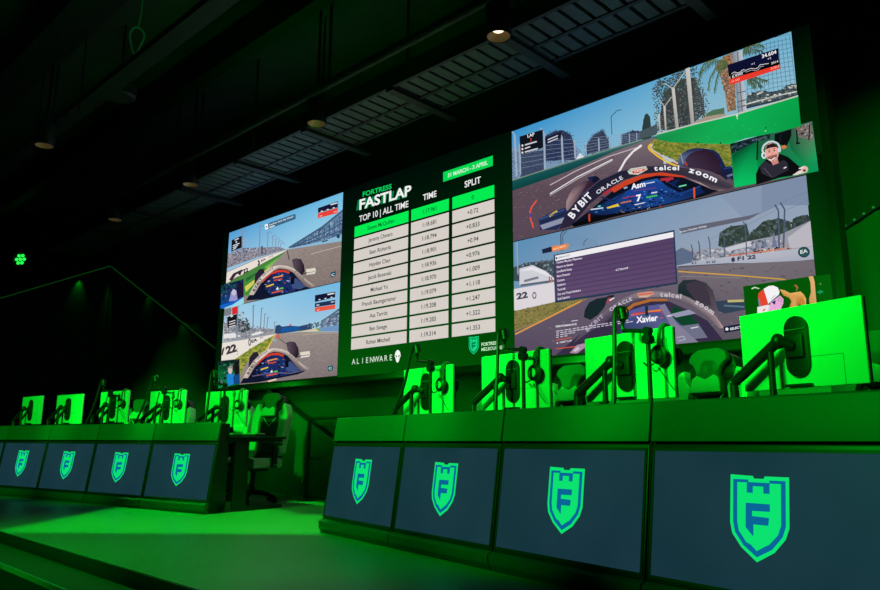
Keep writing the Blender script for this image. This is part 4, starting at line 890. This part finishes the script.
# (row, X along row, b, centre height, yaw)
MON = {('R', 0): (.505, .59, 1.004, .043), ('R', 1): (1.456, .62, 1.021, .074), ('R', 2): (2.378, .632, 1.043, -.002), ('R', 3): (3.309, .692, 1.058, -.117),
       ('L', 0): (-.499, .558, .96, .021), ('L', 1): (-1.455, .55, .996, .018), ('L', 2): (-2.466, .55, 1.026, -.041), ('L', 3): (-3.433, .55, 1.018, -.019), ('L', 4): (-4.337, .549, 1.023, -.088)}
LM = {('R', 0): 'green lit monitor back on the left end desk of the near row', ('R', 1): 'green lit monitor back just below the shield logo of the leaderboard',
      ('R', 2): 'green lit monitor back in front of the lower right race view, behind a microphone', ('R', 3): 'biggest green lit monitor back, at the right of the near row, without headset or microphone',
      ('L', 0): 'green lit monitor back at the right end of the far row beside the empty chair', ('L', 1): 'green lit monitor back second from the chair end of the far row', ('L', 2): 'green lit monitor back third from the chair end of the far row',
      ('L', 3): 'plain green lit monitor back fourth from the chair end of the far row', ('L', 4): 'farthest green lit monitor back, at the left of the far row, with bare arm'}
mp = make_monitor(); first = True; mons = {}
for key, (X, b, zc, yaw) in MON.items():
    o = mp if first else copy_tree(mp); first = False
    frame_obj(o, key[0], X, b, ZD, yaw); tag(o, LM[key], 'monitor', 'monitors seen from behind'); mons[key] = o
    dz = zc - ZD - .32
    for c in o.children:
        if c.name.split('.')[0] in ('back_shell', 'screen', 'seam', 'stand_plate', 'cable_clip'): c.location.z = dz
        if c.name.startswith('support_arm'): c.scale.z = (.32+dz)/.32

def to_world(key, lx, ly, lz):
    X, b, zc, yaw = MON[key]; R_ = Matrix.Rotation(rotz(key[0])+yaw, 3, 'Z')
    return W(key[0], X, b, 0) + R_ @ Vector((lx, ly, 0)) + Vector((0, 0, lz))
# headsets hung over the right part of six monitors
def make_headset():
    r = empty('headset', (0,0,0))               # origin: where the band rests on the monitor's top edge
    pts = [(0, -.052*math.cos(a)*1.0, -.05+.062*math.sin(a)) for a in [PI*i/12 for i in range(13)]]
    pts = [(0, -.058, -.125)] + pts + [(0, .058, -.125)]
    MB().tube(pts, .011, 8).build('headband', 'grey', r)
    for s_ in (-1, 1):
        Mc = Matrix.Translation((0, s_*.062, -.145)) @ Matrix.Rotation(-s_*PI/2, 4, 'X')
        cup = MB().lathe([(.022, -.018), (.046, -.014), (.05, .006), (.038, .014), (.030, .008), (.012, .006)], 22, Mc).build('ear_cup', 'black', r)
        Mi = Matrix.Translation((0, s_*.0625, -.145)) @ Matrix.Rotation(-s_*PI/2, 4, 'X')
        MB().lathe([(.0001, .013), (.026, .013)], 20, Mi).build('cup_cover', 'white', cup)
    MB().tube([(-.03, -.066, -.19), (-.06, -.075, -.205), (-.085, -.078, -.18)], .005, 6, 1).build('microphone_arm', 'black', r)
    MB().tube([(.0, -.07, -.21), (.03, -.06, -.26), (.07, -.04, -.33)], .003, 6, 1).build('lead', 'black', r)
    return r
HS = {('R', 0): .225, ('R', 1): .225, ('R', 2): .255, ('L', 0): .24, ('L', 1): .23, ('L', 2): .23}
names_m = {('R', 0): 'the left end monitor of the near row', ('R', 1): 'the second monitor of the near row', ('R', 2): 'the third monitor of the near row',
           ('L', 0): 'the far row monitor beside the chair', ('L', 1): 'the second far row monitor from the chair', ('L', 2): 'the third far row monitor from the chair'}
hp = make_headset(); first = True
for key, lx in HS.items():
    o = hp if first else copy_tree(hp); first = False
    o.location = to_world(key, lx, .003, MON[key][2] + MONH/2 + .0005); o.rotation_euler = (0, 0, rotz(key[0]) + MON[key][3])
    tag(o, 'dark headset hung over ' + names_m[key], 'headset', 'headsets on the monitors')
# microphones on jointed desk stands
def make_mic(lean):
    r = empty('desk_microphone', (0,0,0))       # origin on the table at the post
    st = MB().cyl((0, 0, .012), (0, 0, .50), .012, seg=12).build('post', 'black_metal', r)
    MB().cyl((0, 0, 0), (0, 0, .02), .045, seg=18).build('clamp_base', 'black_metal', r)
    MB().cyl((0, -.02, .46), (0, .02, .46), .026, seg=14).build('joint', 'black_metal', st); MB().cyl((0, -.016, .50), (0, .016, .50), .022, seg=14).build('joint', 'black_metal', st)
    MB().tube([(0, 0, .50), (-.15, -.01, .52)], .011, 10).build('cross_arm', 'black_metal', r)
    MB().tube([(-.15, -.01, .52), (-.155, -.01, .55), (-.14, -.012, .575), (-.15, -.015, .60)], .010, 8, 2).build('riser', 'black_metal', r)
    mc = MB().cyl((-.135, -.02, .575), (-.145, -.02, .625), .022, seg=16).sphere((-.146, -.02, .628), (.044, .044, .042), 14).build('microphone', 'black', r)
    ring = [(.038*math.cos(a)-.14, -.02, .605+.038*math.sin(a)) for a in [2*PI*i/16 for i in range(17)]]
    MB().tube(ring, .005, 6).build('shock_mount', 'black', mc)
    MB().tube([(-.145, -.02, .632), (-.17, -.02, .645), (-.195, -.02, .625), (-.20-.04*lean, -.02, .52), (-.20-.09*lean, -.03, .33), (-.20-.28*lean, -.06, .01)], .0115, 8, 2).build('gooseneck', 'black', r)
    return r
MICS = [(('R', 1), .215, 0), (('R', 2), .26, 0), (('L', 0), .13, 0), (('R', 0), .22, 1), (('L', 1), .12, 1), (('L', 2), .15, 1)]
protos = {0: make_mic(0), 1: make_mic(1)}; used = set()
for key, lx, lean in MICS:
    o = copy_tree(protos[lean]) if lean in used else protos[lean]; used.add(lean)
    o.location = to_world(key, lx, -.14, ZD); o.rotation_euler = (0, 0, rotz(key[0]) + MON[key][3]); o.scale = (1, 1, 1)
    tag(o, '%s necked desk microphone by ' % ('curved' if lean else 'upright') + names_m[key], 'microphone', 'microphones before the monitors')

# keyboard and small box on the open desk end
kb = empty('keyboard', (0,0,0)); frame_obj(kb, 'L', -.34, .70, ZD); tag(kb, 'pale lit keyboard on the open desk end in front of the empty chair', 'keyboard')
MB().box((0, 0, .012), (.42, .14, .018), bev=.004).build('case', 'black', kb)
m = MB()
for i in range(13):
    for j in range(5): m.box((-.192+i*.032, -.054+j*.027, .026), (.026, .021, .010))
m.build('keys', 'keys', kb)
tb = empty('tablet_stand', (0,0,0)); frame_obj(tb, 'L', -.06, .36, ZD, .5); tag(tb, 'small pale upright card on the open desk end below the monitor', 'card')
MB().box((0, 0, .055), (.09, .008, .10), Matrix.Rotation(.2, 3, 'X'), bev=.002).build('card', 'white', tb); MB().box((0, .015, .006), (.09, .06, .012), bev=.002).build('base', 'black', tb)

# ------------------------------------------------------------------ gaming chairs (facing the desk, local -y)
def make_chair():
    r = empty('gaming_chair', (0,0,0))
    MB().box((0, 0, .40), (.36, .44, .09), bev=.03).build('seat', 'bleather', r)
    for s_ in (-1, 1): MB().box((s_*.205, -.01, .415), (.10, .43, .11), bev=.035).build('seat_bolster', 'wleather', r)
    MB().box((0, -.225, .385), (.34, .06, .10), bev=.03).build('seat_front', 'wleather', r)
    tl = math.radians(-9)
    Mb = Matrix.Translation((0, .22, .455)) @ Matrix.Rotation(tl, 4, 'X')
    prof = [(-.17, 0), (.17, 0), (.20, .22), (.215, .42), (.17, .52), (.165, .60), (.13, .68), (.06, .715), (-.06, .715), (-.13, .68), (-.165, .60), (-.17, .52), (-.215, .42), (-.20, .22)]
    bk = MB().prism(prof, -.035, .05, 'y', .02).xform(Mb).build('backrest', 'bleather', r)
    for s_ in (-1, 1):
        w = [(s_*.15, .02), (s_*.235, .06), (s_*.255, .30), (s_*.27, .47), (s_*.225, .585), (s_*.185, .61), (s_*.165, .54), (s_*.125, .50), (s_*.15, .40), (s_*.14, .2)]
        MB().prism(w, -.075, .03, 'y', .018).xform(Mb).build('backrest_wing', 'wleather', r)
        sl_ = [(s_*.09, .535), (s_*.155, .555), (s_*.16, .605), (s_*.13, .63), (s_*.085, .595)]
        MB().prism(sl_, -.046, -.03, 'y', .004).xform(Mb).build('harness_slot', 'black', bk)
    MB().prism([(-.11, .05), (.11, .05), (.13, .4), (-.13, .4)], -.052, -.03, 'y', .008).xform(Mb).build('centre_panel', 'bleather', bk)
    hp_ = [(-.115, .45), (.115, .45), (.10, .54), (.075, .575), (.10, .62), (.14, .645), (.125, .69), (.07, .72), (-.07, .72), (-.125, .69), (-.14, .645), (-.10, .62), (-.075, .575), (-.10, .54)]
    hd = MB().prism(hp_, -.095, -.04, 'y', .02).xform(Mb).build('head_pillow', 'pillow', r)
    MB().prism([(-.108, .462), (-.092, .54), (-.06, .56), (0, .535), (.06, .56), (.092, .54), (.108, .462)], -.101, -.09, 'y', .002).xform(Mb).build('pillow_patch', 'wleather', hd)
    t = MB()
    for a, b in (((-.105, .455), (0, .35)), ((0, .35), (.105, .455))): t.tube([(a[0], -.062, a[1]), (b[0], -.062, b[1])], .006, 6)
    t.xform(Mb).build('piping', 'wleather', hd)
    for s_ in (-1, 1):
        arm = MB().box((s_*.285, .04, .50), (.035, .06, .20), bev=.008).build('armrest', 'black', r)
        MB().box((s_*.285, .0, .615), (.075, .24, .03), bev=.012).build('arm_pad', 'black', arm); MB().box((s_*.23, .04, .38), (.13, .06, .02)).build('arm_bracket', 'black', arm)
    MB().cyl((0, .02, .10), (0, .02, .35), .028).build('gas_column', 'black_metal', r); MB().box((0, .02, .345), (.2, .24, .03)).build('seat_plate', 'black_metal', r)
    for i in range(5):
        a = 2*PI*i/5 + .3; c, s2 = math.cos(a), math.sin(a)
        leg = MB().tube([(.02*c, .02+.02*s2, .11), (.15*c, .02+.15*s2, .095), (.27*c, .02+.27*s2, .07)], lambda t: .026-.010*t, 8).build('base_arm', 'black', r)
        MB().cyl((.27*c-.022*s2, .02+.27*s2+.022*c, .028), (.27*c+.022*s2, .02+.27*s2-.022*c, .028), .028, seg=14).cyl((.27*c, .02+.27*s2, .05), (.27*c, .02+.27*s2, .075), .009, seg=8).build('caster', 'black', leg)
    return r
CH = [(('L', 0), -.74, 1.15, .05, 'empty white and black gaming chair turned sideways at the right end of the far row'),
      (('R', 2), 2.42, 1.0, -.08, 'gaming chair with dark head pillow showing between the two largest monitors'),
      (('R', 1), 1.34, 1.0, .05, 'gaming chair partly hidden left of the monitor before the lower right race view'),
      (('R', 3), 3.40, 1.02, .0, 'gaming chair almost hidden behind the largest monitor at the right'),
      (('R', 0), .42, 1.05, -.05, 'gaming chair hidden behind the first two monitors of the near row'),
      (('L', 1), -1.40, 1.2, .1, 'gaming chair mostly hidden by the second far row monitor from the open end'),
      (('L', 2), -2.5, 1.2, -.1, 'gaming chair mostly hidden by the third far row monitor from the open end'),
      (('L', 3), -3.2, 1.15, .2, 'gaming chair whose white side shows right of the fourth far row monitor')]
cp = make_chair(); first = True
for key, X, b, yaw, lab in CH:
    o = cp if first else copy_tree(cp); first = False
    frame_obj(o, key[0], X, b, 0, yaw); tag(o, lab, 'chair', 'gaming chairs behind the desks')

# ------------------------------------------------------------------ lights
GRN = (0, 1, .02)
def spot(name, loc, target, power, size, blend, col=GRN, rad=.06, square=False):
    l = bpy.data.lights.new(name, 'SPOT'); l.energy = power; l.color = col; l.spot_size = math.radians(size); l.spot_blend = blend; l.shadow_soft_size = rad; l.use_square = square
    o = bpy.data.objects.new(name, l); COL.objects.link(o); o.location = loc
    o.rotation_euler = (Vector(target)-Vector(loc)).to_track_quat('-Z', 'Y').to_euler(); return o
for X, pw in ((.5, 2700), (1.9, 2600), (3.4, 1850)): spot('front_spot', (-5.2, -.8, 3.7), W('R', X, .5, .88), pw, 17, .7)
for X, pw in ((-.4, 2500), (-2.1, 2800), (-3.9, 3000)): spot('front_spot', (-6.0, 1.2, 3.7), W('L', X, .5, .88), pw, 19, .7)
al = bpy.data.lights.new('floor_panel_light', 'AREA'); al.shape = 'RECTANGLE'; al.size = 3.05; al.size_y = 3.0; al.energy = 60; al.color = GRN; al.spread = math.radians(4)
ao = bpy.data.objects.new('floor_panel_light', al); COL.objects.link(ao); ao.location = (-1.6, 6.97, 4.0)
spot('floor_spot', (-2.0, 3.0, 3.9), (-1.6, 4.9, 0), 560, 62, .8)
for X in (1.34, 2.42, 3.5): spot('chair_fill', W('R', X-.9, -1.0, 3.3), W('R', X, 1.2, .98), 190, 15, .9, rad=.2)  # unseen lamps added to brighten the near row chairs
for X in (.9, 2.7, 4.4, 6.0): spot('under_wall_fill', W('E', X, -.45, 1.16), W('E', X+.1, .3, .72), 34, 125, .9, rad=.1)  # added bare lamps, unseen, lifting the dark wall below the video wall
for X, pw in ((2.6, 240), (4.2, 400), (6.0, 380)): spot('wall_wash', W('E', X, -3.4, 2.1), W('E', X+.2, .3, .6), pw, 34, .8, rad=.5)
spot('chair_fill', W('L', .9, -1.2, 2.9), W('L', -.72, 1.2, .75), 110, 16, .9, rad=.5)  # another unseen lamp, added to lift the far row end chair
spot('wall_wash', W('E', 7.2, -1.6, 3.0), W('E', 6.6, .3, 1.5), 260, 60, .9)
spot('wall_wash', W('E', -2.4, -2.0, 2.4), W('E', -1.7, .3, 1.1), 45, 40, .9)
spot('step_fill', (-4.6, 2.4, 1.6), (-2.6, 5.0, -.25), 400, 50, .8)  # unseen lamp added so the step rail shows green
spot('peak_light', W('E', -3.93, .20, 3.2), W('E', -3.9, .26, 2.2), 7, 28, .9, rad=.02)
spot('peak_light', W('E', -4.45, -.02, 3.10), W('E', -4.5, .06, 2.8), 2.5, 80, 1, rad=.02)
spot('peak_light', W('E', -1.55, .22, 2.22), W('E', -1.5, .30, 2.0), 1.2, 90, 1, rad=.02)
spot('peak_light', W('E', -2.6, .22, 2.66), W('E', -2.6, .30, 2.5), .4, 90, 1, rad=.02)
w = bpy.data.worlds.new('world'); scn.world = w; w.use_nodes = True
w.node_tree.nodes['Background'].inputs[0].default_value = (.02, .05, .04, 1); w.node_tree.nodes['Background'].inputs[1].default_value = .22
